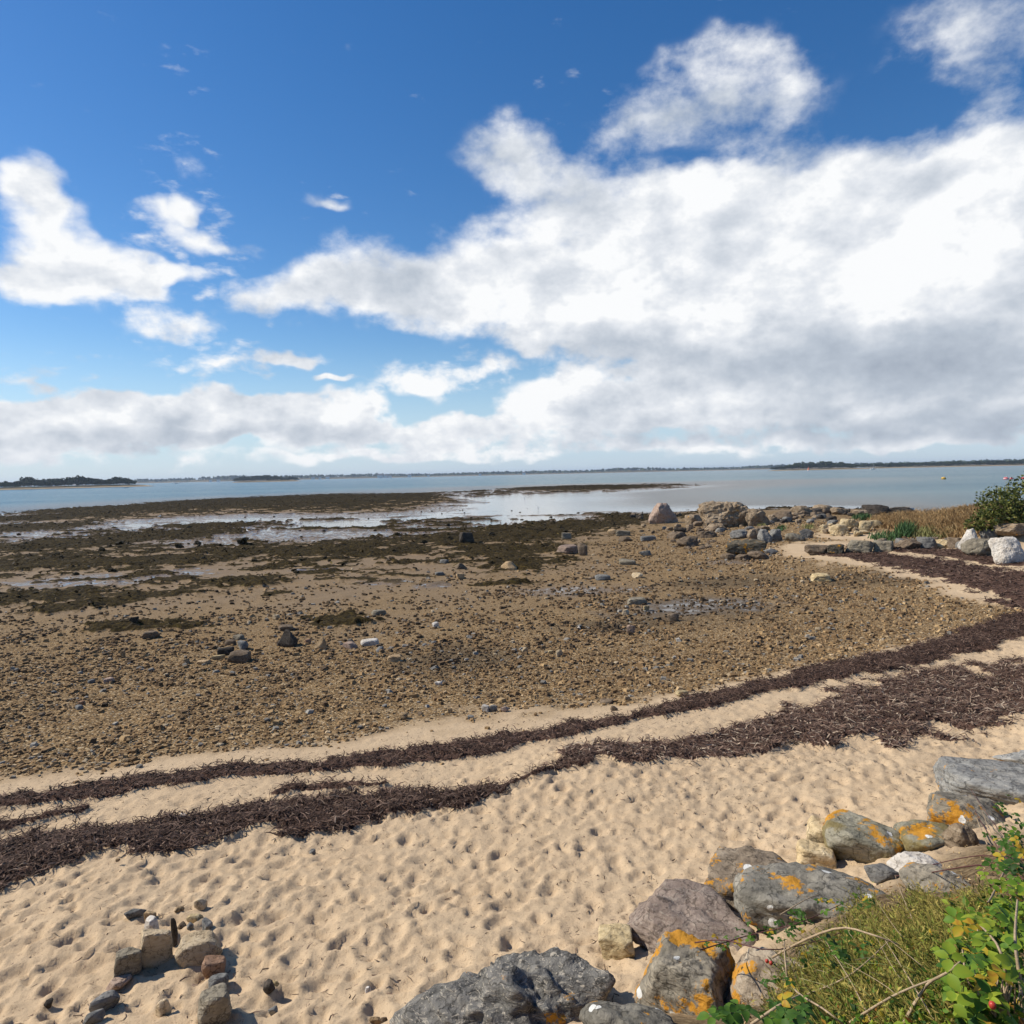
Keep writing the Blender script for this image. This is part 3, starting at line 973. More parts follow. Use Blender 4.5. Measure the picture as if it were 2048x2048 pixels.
boulder(1780, 1905, 1708, 1760, 'white', 'flat pale stone lying in front of the mossy boulders', zt=2.3, sub=5, ratio=.7, fine=0.12, seed=55, sharp=16)
boulder(1810, 1960, 1742, 1790, 'lichen', 'low orange lichen covered stone above the yellow green plants', zt=2.55, sub=5, ratio=.7, fine=0.12, seed=56)
boulder(1600, 1740, 1890, 1975, 'discs', 'grey stone half hidden by bramble leaves', zt=2.62, sub=5, ratio=.8, fine=0.14, seed=57)

boulder(1588, 1676, 1676, 1756, 'sandstone', 'pale splintered rock behind the grey boulder with white discs', zt=1.98, sub=5, ratio=.8, sharp=18, fine=.1, rough=.08, seed=78, boxy=.7)
boulder(1606, 1690, 1634, 1738, 'sandstone', 'pale broken rock at the left end of the mossy pair', zt=1.98, sub=5, ratio=.8, sharp=18, fine=.1, rough=.08, seed=79, boxy=.7)
boulder(1880, 1960, 1640, 1720, 'gneiss', 'tan rock between the mossy pair and the upper bramble', zt=2.3, sub=5, ratio=.8, sharp=16, fine=.16, seed=60)
boulder(1730, 1800, 1722, 1768, 'grey', 'small grey rock between the white disc boulder and the flat pale stone', zt=2.25, sub=5, ratio=.8, sharp=16, fine=.12, seed=61)
# --- the ring of stones set up on the sand
def RZ(x, y):
    return x * .36232, 1500 + y * .36232
for (x, y, ww, hh, mk, label, kw) in [
    (745, 942, 118, 58, 'slate', 'light grey flat stone at the far left of the stone ring', dict(ratio=.6)),
    (832, 950, 72, 84, 'tan', 'tan squarish stone beside the flat grey one at the top of the ring', dict(boxy=.7)),
    (838, 1034, 74, 84, 'white', 'whitish angular stone below the tan squarish stone', dict(boxy=.3)),
    (868, 1195, 165, 195, 'cream', 'tall cream slab standing on edge left of the big cream stone', dict(ratio=.55, boxy=.6, sharp=20)),
    (965, 1085, 40, 145, 'dark', 'thin dark upright splinter between the two cream stones', dict(ratio=.8, sharp=20, sink=.2)),
    (712, 1268, 150, 175, 'olive', 'grey tan boulder leaning against the tall cream slab', dict(boxy=.4, sharp=18)),
    (1098, 1195, 245, 190, 'cream', 'biggest cream stone with a lit flat top in the stone ring', dict(boxy=.5, sharp=20, rough=.08)),
    (1188, 1248, 130, 125, 'rust', 'reddish brown stone in front of the biggest cream stone', dict(boxy=.3, sharp=16)),
    (1198, 1330, 125, 90, 'slate', 'blue grey stone below the reddish brown stone', dict(sharp=16)),
    (1190, 1530, 175, 215, 'olive', 'greenish grey slab with a pale vein at the bottom of the ring', dict(ratio=1.0, boxy=.6)),
    (655, 1318, 140, 92, 'pink', 'pale pinkish stone low on the left side of the ring', dict()),
    (590, 1440, 165, 118, 'grey', 'long grey stone following the left side of the ring', dict(ratio=.6)),
    (528, 1520, 120, 84, 'slate', 'blue grey stone at the bottom left end of the ring', dict()),
    (905, 1478, 98, 112, 'cream', 'lone cream stone in the middle of the ring', dict(sharp=8)),
    (1110, 893, 74, 62, 'cream', 'small cream stone at the very top of the ring', dict()),
    (1072, 962, 84, 66, 'yellow', 'ochre wedge of stone under the small cream stone', dict(boxy=.4, sharp=20)),
    (1146, 1006, 66, 76, 'slate', 'dark slate stone right of the ochre wedge', dict(boxy=.4)),
    (990, 918, 58, 36, 'tan', 'tiny tan stone left of the ochre wedge', dict()),
    (1050, 1012, 46, 40, 'grey', 'tiny grey stone under the ochre wedge', dict()),
    (1008, 998, 52, 38, 'brown', 'tiny brown stone beside the thin splinter', dict()),
    (1488, 1368, 90, 72, 'dark', 'dark stone on the sand right of the ring', dict()),
    (1522, 1322, 52, 40, 'yellow', 'small yellow stone behind the dark stone on the sand', dict()),
    (1512, 1450, 62, 60, 'slate', 'half buried grey stone below the dark stone on the sand', dict(sink=.5)),
    (266, 1408, 52, 52, 'dark', 'small black stone on the sand left of the ring', dict()),
    (1722, 566, 44, 42, 'slate', 'lone blue grey stone on the sand below the upper seaweed band', dict()),
    (1012, 398, 38, 26, 'white', 'white pebble lying on the upper seaweed band', dict(lift=.06)),
    (655, 640, 30, 20, 'tan', 'small tan stone at the lower edge of the upper seaweed band', dict(lift=.05)),
    (2035, 1330, 40, 40, 'white', 'small pale stone on the sand near the big grey boulder', dict()),
    (2072, 1488, 70, 50, 'tan', 'tan stone on the sand left of the big grey boulder', dict()),
    (2125, 1500, 46, 44, 'brown', 'brown stone next to the tan one at the bottom edge', dict()),
]:
    px, py = RZ(x, y)
    stone(px, py, ww * .36232, hh * .36232, mk, label, rot=random.uniform(-.6, .6) if ww < 100 else None, sub=4, **{**dict(fine=.02, smooth=False), **kw})

# --- single stones on the shingle and the flat
def R4(x, y): return x * .36232, 1200 + y * .36232
def R5(x, y): return 680 + x * .36232, 1150 + y * .36232
def R2(x, y): return 680 + x * .36232, 900 + y * .36232
def R3(x, y): return 1348 + x * .36232, 880 + y * .36232
FLAT = [
    (R4, 740, 150, 52, 32, 'dark', 'small dark stone left behind the flat brown one on the flat'),
    (R4, 835, 212, 95, 50, 'brown', 'flat brown stone on the weed left of the stone heap'),
    (R4, 1275, 250, 62, 40, 'brown', 'brown block at the back left of the stone heap'),
    (R4, 1325, 218, 74, 34, 'olive', 'pale flat stone topping the back of the stone heap'),
    (R4, 1342, 275, 84, 54, 'slate', 'grey stone in the middle of the stone heap'),
    (R4, 1245, 303, 104, 54, 'dark', 'dark slab on the left side of the stone heap'),
    (R4, 1325, 344, 124, 74, 'brown', 'large brown block at the front of the stone heap'),
    (R4, 1125, 358, 76, 34, 'tan', 'tan brick shaped stone left in front of the stone heap'),
    (R4, 1205, 328, 74, 28, 'yellow', 'flat tan stone tucked before the dark slab of the heap'),
    (R4, 1588, 258, 132, 104, 'dark', 'black pointed boulder right of the stone heap'),
    (R4, 1780, 278, 78, 74, 'tan', 'tan upright stone right of the black pointed boulder'),
    (R4, 1700, 240, 40, 28, 'rust', 'small reddish stone between the black boulder and the upright stone'),
    (R4, 1525, 108, 48, 32, 'cream', 'cream stone on the mud above the stone heap'),
    (R4, 680, 318, 36, 40, 'tan', 'small upright tan stone left of the stone heap'),
    (R4, 605, 458, 54, 36, 'pink', 'pinkish stone in the shingle at the left'),
    (R4, 505, 458, 38, 28, 'slate', 'bluish stone left of the pinkish one in the shingle'),
    (R4, 440, 608, 48, 32, 'slate', 'pale grey stone in the left shingle below the rusty one'),
    (R4, 455, 578, 38, 32, 'rust', 'rusty stone touching the pale grey stone in the left shingle'),
    (R4, 1285, 412, 54, 22, 'slate', 'flat grey stone just below the stone heap'),
    (R4, 1030, 358, 38, 32, 'tan', 'small ochre stone farthest left of the stone heap'),
    (R5, 215, 222, 84, 32, 'olive', 'flat greenish grey slab on the mud right of the heap'),
    (R5, 525, 293, 44, 36, 'white', 'bright white stone on the brown shingle'),
    (R5, 165, 388, 100, 44, 'white', 'whitish stone heading the row of stones in the middle left'),
    (R5, 225, 424, 54, 36, 'slate', 'blue grey stone just below the whitish stone'),
    (R5, 300, 478, 80, 48, 'tan', 'tan block in front of the whitish stone'),
    (R5, 60, 408, 90, 44, 'pink', 'pinkish tan flat stone left of the whitish stone'),
    (R5, 1020, 428, 38, 32, 'cream', 'cream rounded stone mid shingle, left of two pale ones'),
    (R5, 1210, 454, 38, 42, 'cream', 'cream angular stone mid shingle, right of two pale ones'),
    (R5, 1165, 438, 32, 22, 'yellow', 'small yellowish stone beside the cream angular stone'),
    (R5, 1320, 297, 22, 22, 'white', 'tiny white triangular stone on the brown flat'),
    (R5, 1605, 322, 48, 48, 'pink', 'pink brown stone on the damp flat in the middle right'),
    (R5, 1580, 697, 48, 36, 'tan', 'tan stone casting a long shadow near the lower seaweed line'),
    (R5, 1470, 712, 78, 38, 'brown', 'brown flat stone at the edge of shingle and sand'),
    (R5, 1510, 752, 48, 32, 'brown', 'small brown stone just above the lower seaweed line'),
    (R5, 805, 757, 44, 42, 'white', 'white stone at the lower shingle edge, left of a grey one'),
    (R5, 842, 757, 52, 40, 'grey', 'grey stone at the lower shingle edge, between white and pink'),
    (R5, 910, 757, 52, 36, 'pink', 'pink stone at the lower shingle edge, right of the grey one'),
    (R5, 720, 797, 42, 27, 'slate', 'bluish stone on the sand just below the shingle'),
    (R5, 610, 762, 32, 32, 'tan', 'orange tan stone low in the middle shingle'),
    (R5, 1885, 668, 74, 42, 'yellow', 'ochre stone pair end near the lower seaweed line at centre right'),
    (R5, 350, 797, 54, 37, 'tan', 'tan stone at the lower left part of the middle shingle'),
    (R5, 545, 607, 44, 27, 'white', 'small white stone in the dark middle shingle'),
    (R5, 2000, 668, 30, 24, 'slate', 'blue grey stone on the sand above the lower seaweed line'),
    (R2, 930, 662, 100, 50, 'tan', 'tan pyramid shaped stone on the weedy flat'),
    (R2, 1340, 583, 58, 74, 'brown', 'dark upright stone against the long pink block'),
    (R2, 1265, 577, 125, 56, 'pink', 'long pinkish block on the upper flat'),
    (R2, 1250, 497, 58, 40, 'olive', 'grey stone on the weed behind the pink block'),
    (R2, 700, 520, 84, 66, 'dark', 'dark square boulder in the seaweed belt'),
    (R2, 665, 712, 48, 34, 'tan', 'tan cube shaped stone on the open mud'),
    (R2, 550, 692, 58, 20, 'grey', 'flat grey stone left of the tan cube shaped stone'),
    (R2, 1450, 718, 88, 38, 'slate', 'blue grey stone with pale top on the damp flat'),
    (R2, 1640, 707, 72, 36, 'cream', 'cream stone on the flat right of the blue grey one'),
    (R2, 1685, 583, 62, 34, 'slate', 'dark bluish stone on the mud before the outcrop'),
    (R2, 1500, 467, 48, 34, 'tan', 'small tan stone before the big pink boulder'),
    (R2, 1562, 474, 84, 34, 'olive', 'flat grey green stone left of the big pink boulder'),
    (R2, 575, 628, 54, 28, 'grey', 'grey stone on the weedy mud in the middle'),
    (R2, 662, 658, 76, 38, 'brown', 'weedy brown stone left of the tan pyramid'),
    (R2, 1575, 505, 80, 30, 'brown', 'low brown rock in front of the big pink boulder'),
    (R2, 1700, 502, 90, 30, 'grey', 'low grey rock right in front of the big pink boulder'),
    (R2, 1585, 635, 100, 26, 'olive', 'low rounded greenish slab on the flat'),
    (R2, 1640, 855, 110, 34, 'olive', 'dark slab among yellow stones on the damp patch'),
    (R2, 1580, 915, 50, 36, 'cream', 'yellowish stone below the dark slab on the damp patch'),
    (R2, 1690, 890, 40, 36, 'yellow', 'yellow stone right below the dark slab on the damp patch'),
    (R2, 1840, 945, 70, 50, 'brown', 'brown stone at the right of the damp patch'),
]
for (fn, x, y, ww, hh, mk, label) in FLAT:
    px, py = fn(x, y)
    pk = .6 if 'point' in label or 'pyramid' in label or 'triang' in label else 0
    stone(px, py, ww * .36232, hh * .36232, mk, label, rot=random.uniform(-.5, .5), sub=3, boxy=.4 if (random.random() < .5 or 'block' in label or 'cube' in label) and not pk else 0, sharp=18, peak=pk)
# a brown block lying on the black pointed boulder
px, py = R4(1580, 170)
_b = stone(px, py, 82 * .36232, 40 * .36232, 'brown', 'brown block resting behind the black pointed boulder', boxy=.6, sharp=20)

# --- rocks of the point on the right
POINT = [
    (290, 484, 310, 150, 'gneiss', 'largest craggy tan outcrop on the point against the water', dict(sub=5, rough=.24, fine=.35, npl=16, name='rock_outcrop', ratio=.6)),
    (450, 475, 140, 100, 'gneiss', 'craggy right shoulder of rock beside the largest outcrop', dict(sub=4, rough=.22, fine=.2, name='rock_outcrop')),
    (100, 470, 110, 60, 'gneiss', 'low broken rocks at the left foot of the largest outcrop', dict(sub=4, rough=.2, fine=.12)),
    (-58, 462, 172, 118, 'pink', 'big pinkish boulder with a peaked top standing left of the outcrop', dict(sub=4, sharp=16, fine=.2, rough=.2, peak=.3)),
    (20, 545, 110, 40, 'brown', 'brown wedge of rock behind the low cliff left of the lichen block', dict(sub=4)),
    (75, 590, 130, 60, 'brown', 'low brown cliff of rock left of the lichen block', dict(sub=4, rough=.2, fine=.1)),
    (395, 630, 228, 88, 'block', 'long dark block with a yellow lichen top', dict(sub=4, boxy=.9, sharp=24, ratio=.5)),
    (300, 660, 95, 36, 'brown', 'left slab under the long dark block', dict()),
    (385, 664, 95, 36, 'brown', 'middle slab under the long dark block', dict()),
    (465, 660, 125, 42, 'brown', 'right slab under the long dark block', dict()),
    (535, 630, 80, 34, 'grey', 'low grey stone at the right end of the long dark block', dict()),
    (370, 545, 118, 48, 'grey', 'light grey boulder left behind the long dark block', dict(sub=4)),
    (440, 550, 90, 66, 'gneiss', 'tan leaning slab behind the long dark block', dict(sub=4)),
    (500, 570, 84, 80, 'grey', 'grey leaning slab behind the right end of the long block', dict(sub=4)),
    (560, 558, 70, 66, 'grey', 'rounded grey rock right of the leaning slabs', dict(sub=4)),
    (660, 560, 125, 50, 'olive', 'low grey green rock in the middle of the point', dict(sub=4)),
    (730, 545, 76, 56, 'grey', 'grey split rock next to the low green one', dict(sub=4)),
    (785, 636, 135, 40, 'brown', 'low brown rock at the sand edge of the point', dict(sub=4)),
    (892, 632, 92, 56, 'block', 'dark cube shaped rock at the sand edge', dict(sub=4, boxy=.5)),
    (1030, 626, 155, 78, 'olive', 'long cracked grey rock at the sand edge', dict(sub=4, boxy=.4, ratio=.5)),
    (1155, 616, 105, 64, 'olive', 'square cracked rock right of the long cracked one', dict(sub=4, boxy=.4)),
    (1300, 606, 155, 60, 'brown', 'broad brown rock under the green tufts', dict(sub=4)),
    (1392, 604, 104, 70, 'grey', 'grey slanting rock with a shaded right face', dict(sub=4, sharp=20)),
    (1562, 598, 104, 58, 'brown', 'brown rounded rock left of the white rock', dict(sub=4)),
    (1480, 596, 90, 50, 'sandstone', 'pale yellow crumbling rock between grey and brown ones', dict(sub=4)),
    (1640, 604, 120, 112, 'white', 'white pointed rock leaning over the brown grey one', dict(sub=4, sharp=18, peak=.5)),
    (1676, 646, 170, 96, 'olive', 'brown grey boulder in front of the white pointed rock', dict(sub=4, sharp=14)),
    (1745, 548, 108, 50, 'grey', 'dark edged flat rock behind the white rocks', dict(sub=4)),
    (1845, 690, 195, 150, 'white', 'largest white streaked boulder at the right edge of the cove', dict(sub=5, fine=.1, sharp=14)),
    (1850, 560, 180, 70, 'gneiss', 'tan rock behind the largest white boulder', dict(sub=4)),
    (810, 782, 115, 54, 'yellow', 'yellow stone with a dark underside alone on the flat', dict(boxy=.4)),
    (905, 525, 100, 64, 'sandstone', 'pale yellow rounded rock above the small sand patch', dict(sub=4, sharp=8)),
    (965, 508, 100, 76, 'sandstone', 'tallest pale yellow rock in the middle of the point', dict(sub=4, sharp=8)),
    (1045, 508, 90, 64, 'sandstone', 'pale yellow rock right of the tallest yellow one', dict(sub=4, sharp=8)),
    (1105, 488, 100, 46, 'sandstone', 'pale yellow ledge below the dry grass', dict(sub=4)),
    (820, 408, 150, 54, 'gneiss', 'light tan ridge of rock near the far water', dict(sub=4, rough=.2, fine=.15)),
    (700, 420, 150, 60, 'gneiss', 'broad grey tan rock near the far water', dict(sub=4, rough=.2, fine=.15)),
    (910, 412, 110, 40, 'gneiss', 'low tan rock tapering to the far water', dict(sub=4, rough=.2)),
    (600, 440, 120, 50, 'brown', 'brown weedy rock between outcrop and far ridge', dict(sub=4, rough=.2)),
    (870, 474, 64, 32, 'grey', 'small grey rock above the pale yellow ones', dict()),
    (1110, 412, 160, 34, 'dark', 'dark weed covered rocks beyond the green bush', dict(sub=4, rough=.25, fine=.15)),
    (1250, 415, 120, 24, 'dark', 'low dark weed covered rock left of the white block', dict(sub=4, rough=.25)),
    (40, 512, 80, 32, 'dark', 'flat dark rock at the left end of the point', dict()),
    (180, 540, 110, 40, 'brown', 'brown low rock below the largest outcrop', dict(sub=4, rough=.2)),
    (230, 500, 120, 36, 'gneiss', 'greyish ledge at the foot of the largest outcrop', dict(sub=4, rough=.2)),
]
for (x, y, ww, hh, mk, label, kw) in POINT:
    px, py = R3(x, y)
    kw = dict(kw)
    nm = kw.pop('name', 'rock')
    stone(px, py, ww * .36232, hh * .36232, mk, label, name=nm, cat='rock', smooth=False, **{**dict(fine=.16, rough=.18, sharp=18), **kw})

# rubble between the bigger rocks of the point
RUB = {k: [rock_mesh('rubble_rock', 1500 + i * 3 + len(k), (1, .8, .62), sub=3, mat=RM[k], rough=.2, sharp=16, smooth=False) for i in range(4)] for k in ('gneiss', 'brown', 'grey', 'sandstone', 'dark')}
RUBL = {'gneiss': 'small tan rubble rock among the bigger rocks of the point', 'brown': 'small brown rubble rock among the bigger rocks of the point', 'grey': 'small grey rubble rock among the bigger rocks of the point',
        'sandstone': 'small pale yellow rubble rock near the yellow rocks of the point', 'dark': 'small dark weedy rubble rock at the water side of the point'}
_rr = random.Random(12)
for (cx, cy, rx, ry, n_, pal, s0, s1) in [(1440, 1062, 90, 14, 34, ['gneiss', 'brown', 'brown', 'grey'], .18, .5), (1560, 1040, 110, 10, 40, ['gneiss', 'brown', 'dark', 'grey'], .2, .6), (1330, 1060, 60, 12, 22, ['brown', 'gneiss', 'grey'], .14, .38),
                                      (1690, 1062, 50, 12, 34, ['sandstone', 'sandstone', 'gneiss'], .15, .42), (1640, 1028, 90, 6, 26, ['gneiss', 'dark', 'brown'], .3, .8), (1880, 1092, 120, 6, 26, ['brown', 'gneiss', 'grey'], .14, .4), (1420, 1090, 110, 9, 30, ['brown', 'gneiss', 'brown'], .1, .3), (1310, 1035, 60, 6, 16, ['dark', 'brown'], .2, .5)]:
    for _ in range(n_):
        a, q = _rr.uniform(0, 6.28), math.sqrt(_rr.random())
        g = ground_pt(cx + rx * q * math.cos(a), cy + ry * q * math.sin(a))
        k = _rr.choice(pal); sz = _rr.uniform(s0, s1)
        o = obj('rubble_rock', RUB[k][_rr.randrange(4)], loc=(g[0], g[1], float(surf(g[0], g[1])[0]) + sz * .25), rot=(_rr.uniform(-.2, .2), _rr.uniform(-.2, .2), _rr.uniform(0, 6.28)), scale=(sz, sz * _rr.uniform(.7, 1.2), sz * _rr.uniform(.6, 1.1)))
        tag(o, RUBL[k], 'rock', k + ' rubble rocks of the point')


# ------------------------------------------------------------------ pebbles
def tint_material(name, stops, rough=.9, attr='tint', bump=0.0, spec=.1, transl=0.0):
    m, t = new_mat(name)
    c = t.cramp(t.attr(attr), stops)
    v = t.attr('val')
    c = t.mix(1.0, c, v, 'MULTIPLY')
    nm = None
    p = t.out(c, rough, nm, spec=spec)
    if transl:
        p.inputs['Subsurface Weight'].default_value = 0.0
        tr = t.add('ShaderNodeBsdfTranslucent')
        t.put(tr.inputs[0], c)
        mx = t.add('ShaderNodeMixShader'); mx.inputs[0].default_value = transl
        o = [n for n in t.n if n.type == 'OUTPUT_MATERIAL'][0]
        t.l.new(p.outputs[0], mx.inputs[1]); t.l.new(tr.outputs[0], mx.inputs[2]); t.l.new(mx.outputs[0], o.inputs[0])
    return m


CUBE = np.array([[-1, -1, -1], [1, -1, -1], [1, 1, -1], [-1, 1, -1], [-1, -1, 1], [1, -1, 1], [1, 1, 1], [-1, 1, 1]], float)
CUBE_T = np.array([[0, 2, 1], [0, 3, 2], [4, 5, 6], [4, 6, 7], [0, 1, 5], [0, 5, 4], [1, 2, 6], [1, 6, 5], [2, 3, 7], [2, 7, 6], [3, 0, 4], [3, 4, 7]])
TEMPL = []
for i in range(14):
    v = CUBE * rng.uniform(.62, 1.0, (8, 3))
    v[4:, :2] *= rng.uniform(.55, .85, (4, 1))
    v = v @ np.array(Euler((rng.uniform(-.3, .3), rng.uniform(-.3, .3), 0)).to_matrix()).T
    TEMPL.append(v)
TEMPL = np.array(TEMPL)


def scatter(n, y0, y1, wfun, power=1.0, seed=1, spread=.82, extra=3.0):
    """random points on the beach, kept with the probability wfun(x, y, z, masks)"""
    r = np.random.default_rng(seed)
    u = r.uniform(0, 1, n)
    if power == 1.0:
        y = y0 * (y1 / y0) ** u
    else:
        y = np.sqrt(y0 * y0 + u * (y1 * y1 - y0 * y0))
    x = r.uniform(-1, 1, n) * (spread * y + extra)
    z = HF(x, y)
    m = masks(x, y, z)
    keep = r.uniform(0, 1, n) < wfun(x, y, z, m)
    x, y, z = x[keep], y[keep], z[keep]
    m = {k: v[keep] for k, v in m.items()}
    return x, y, z + relief(x, y, z, m), z, m


def clumps(x, y, s, seed):
    return fbm2(x * s, y * s, 3, seed)


def w_peb(x, y, z, m):
    p = m['pebble'] * (1 - sstep(.5, .95, m['sand'])) * .95 + sstep(.12, .3, z) * (1 - m['pebble']) * .12 * (1 - m['sand'])
    p = p * (.35 + 1.3 * sstep(.38, .62, clumps(x, y, .55, 7)))
    p = p + .012 * m['sand'] * sstep(1.25, .9, z)
    return p * (1 - m['weed']) * (1 - m['wrack'] * .95) * (1 - m['soil'])


px_, py_, pz_, pb_, pm_ = scatter(105000, 8.5, 62, w_peb, 1.0, 5)
n = len(px_)
size = np.exp(rng.normal(math.log(.031), .45, n)) * np.clip(py_ / 17, .85, 1.8)
size = np.clip(size, .012, .10)
yaw = rng.uniform(0, 6.283, n)
sc = np.stack([size * rng.uniform(.8, 1.35, n), size * rng.uniform(.6, 1.0, n), size * rng.uniform(.35, .7, n)], 1)
T = TEMPL[rng.integers(0, len(TEMPL), n)] * sc[:, None, :]
ca, sa = np.cos(yaw), np.sin(yaw)
vx = T[:, :, 0] * ca[:, None] - T[:, :, 1] * sa[:, None] + px_[:, None]
vy = T[:, :, 0] * sa[:, None] + T[:, :, 1] * ca[:, None] + py_[:, None]
vz = T[:, :, 2] + (pz_ + sc[:, 2] * .45)[:, None]
verts = np.stack([vx, vy, vz], 2).reshape(-1, 3)
faces = (CUBE_T[None] + (np.arange(n) * 8)[:, None, None]).reshape(-1, 3)
PEB_STOPS = [(0, (.05, .036, .024)), (.22, (.145, .092, .048)), (.5, (.26, .165, .08)), (.7, (.37, .25, .125)), (.86, (.52, .40, .25)), (.9, (.16, .145, .122)), (1, (.29, .268, .23))]
MAT_PEB = tint_material('pebble_stone', PEB_STOPS, .85)
tint = np.clip(rng.beta(1.6, 1.6, n) * .72 + sstep(.55, .85, pb_) * .16 - .25 * pm_['dark'] - .10 * sstep(.5, .35, pb_), 0, .86)
gr = rng.uniform(0, 1, n) < .06
tint[gr] = rng.uniform(.9, 1.0, gr.sum())
val = rng.uniform(.75, 1.2, n)
me = build_mesh('pebbles', verts, faces, MAT_PEB, smooth=False)
fattr(me, 'tint', np.repeat(tint, 8)); fattr(me, 'val', np.repeat(val, 8))
tag(obj('pebbles', me), 'countless small ochre and grey pebbles of the shingle belt between mud and sand', 'pebbles', kind='stuff')

# larger pebbles, each its own stone
PEBM = {}
for key, mk in (('ochre', 'tan'), ('grey', 'grey'), ('cream', 'cream'), ('brown', 'brown')):
    PEBM[key] = [rock_mesh('pebble', 900 + i * 7 + len(key), (1, .8, .55), sub=2, mat=RM[mk], boxy=.4 if i % 2 else 0, sharp=18, smooth=False) for i in range(5)]
qx, qy, qz, qb, qm = scatter(1500, 10.5, 50, lambda x, y, z, m: w_peb(x, y, z, m) * 1.0, 1.0, 77, .70, 0)
for i in range(min(280, len(qx))):
    key = ['ochre', 'ochre', 'brown', 'cream', 'grey'][i % 5] if qb[i] > .45 else ['brown', 'ochre', 'grey', 'brown', 'cream'][i % 5]
    s = random.uniform(.04, .085) * min(1.5, max(.9, qy[i] / 18))
    o = obj('pebble', PEBM[key][i % 5], loc=(qx[i], qy[i], qz[i] + s * .25), rot=(random.uniform(-.2, .2), random.uniform(-.2, .2), random.uniform(0, 6.28)), scale=(s, s * random.uniform(.8, 1.1), s * random.uniform(.7, 1.1)))
    ratio_ = qx[i] / qy[i]
    where = ('left' if ratio_ < -.22 else 'right' if ratio_ > .2 else 'middle') + (' shingle close to the sand' if qb[i] > .62 else ' shingle close to the mud flat' if qb[i] < .45 else ' shingle halfway between sand and mud')
    tag(o, {'grey': 'blue grey'}.get(key, key) + (' larger' if s > .07 else ' middling') + ' pebble in the ' + where, 'pebble', key + ' pebbles of the shingle belt')


# ------------------------------------------------------------------ seaweed strands
def ribbons(x, y, z, length, width, seed, lift=.03, curl=1.2, up=.5):
    """short curved strips lying in a tangle; three cross sections each"""
    r = np.random.default_rng(seed)
    n = len(x)
    a0 = r.uniform(0, 6.283, n); a1 = a0 + r.normal(0, curl, n)
    L = length * r.uniform(.5, 1.4, n); W = width * r.uniform(.6, 1.4, n)
    p0 = np.stack([x, y, z + r.uniform(0, lift, n)], 1)
    d0 = np.stack([np.cos(a0), np.sin(a0), r.uniform(-.1, up, n)], 1); d1 = np.stack([np.cos(a1), np.sin(a1), r.uniform(-up, .1, n)], 1)
    p1 = p0 + d0 * (L * .5)[:, None]; p2 = p1 + d1 * (L * .5)[:, None]
    s0 = np.stack([-np.sin(a0), np.cos(a0), r.uniform(-.6, .6, n)], 1) * (W * .5)[:, None]
    s1 = np.stack([-np.sin(a1), np.cos(a1), r.uniform(-.6, .6, n)], 1) * (W * .5)[:, None]
    v = np.stack([p0 - s0, p0 + s0, p1 - s0, p1 + s0, p2 - s1 * .4, p2 + s1 * .4], 1).reshape(-1, 3)
    f = np.array([[0, 1, 3, 2], [2, 3, 5, 4]])
    f = (f[None] + (np.arange(n) * 6)[:, None, None]).reshape(-1, 4)
    return v, f


MAT_WRACK = tint_material('dry_wrack', [(0, (.02, .012, .009)), (.4, (.075, .045, .033)), (.75, (.17, .11, .08)), (.93, (.27, .19, .135)), (1, (.42, .33, .24))], .75)
MAT_WEED = tint_material('bladder_weed', [(0, (.008, .006, .003)), (.5, (.034, .023, .008)), (.85, (.085, .058, .016)), (1, (.14, .105, .03))], .7, spec=.08)


def strands(name, label, n, y0, y1, wfun, length, width, seed, mat, kind='stuff', cat='seaweed', lift=.03, up=.5, dark=0.0):
    x, y, z, zb, m = scatter(n, y0, y1, wfun, 2.0, seed, .80, 3)
    v, f = ribbons(x, y, z, length, width, seed, lift, up=up)
    r = np.random.default_rng(seed)
    me = build_mesh(name, v, f, mat, smooth=False)
    k = len(x)
    fattr(me, 'tint', np.repeat(np.clip(r.beta(1.5, 2.0, k) - dark, 0, 1), 6)); fattr(me, 'val', np.repeat(r.uniform(.7, 1.3, k), 6))
    return tag(obj(name, me), label, cat, kind=kind), k


def band_fun(keys, mult=1.0):
    return lambda x, y, z, m: sstep(.06, .6, wrack_mask(x, y, keys)) * mult


for (nm, keys, n, y0, y1, L, W, label, dk) in [
    ('seaweed_wrack', ['upper'], 210000, 7.0, 13.5, .15, .011, 'broad dark brown band of dry seaweed at the left, nearest the camera', .0),
    ('seaweed_wrack', ['upper2'], 260000, 9.5, 24, .17, .014, 'wide reddish brown sheet of dry seaweed spreading to the right edge', -.2),
    ('seaweed_wrack', ['lower', 'top'], 480000, 8.5, 32, .17, .013, 'long narrow dark seaweed line nearest the shingle', .06),
    ('seaweed_wrack', ['thin', 'mid', 'mid2'], 140000, 7.5, 15, .14, .010, 'loose scattered seaweed tufts between the two long bands', .0),
    ('seaweed_wrack', ['cove', 'cove2'], 160000, 18, 55, .26, .03, 'purple brown seaweed line curving along the far side of the cove', .0)]:
    strands(nm, label, n, y0, y1, band_fun(keys), L, W, 31 + n // 1000, MAT_WRACK, dark=dk, lift=.035)
strands('seaweed_crumbs', 'fine dark shreds of seaweed strewn over the pale sand', 60000, 4.3, 24,
        lambda x, y, z, m: m['sand'] * (1 - m['soil']) * (.22 + .6 * sstep(.48, .68, clumps(x, y, .9, 15))) * sstep(.8, 1.0, z), .07, .007, 91, MAT_WRACK, lift=.004, up=.12)
strands('rockweed', 'olive brown fronds of living seaweed covering patches of the tidal flat', 150000, 24, 290,
        lambda x, y, z, m: sstep(.4, .8, m['weed']) * .9, .40, .09, 93, MAT_WEED, lift=.08, up=.6)

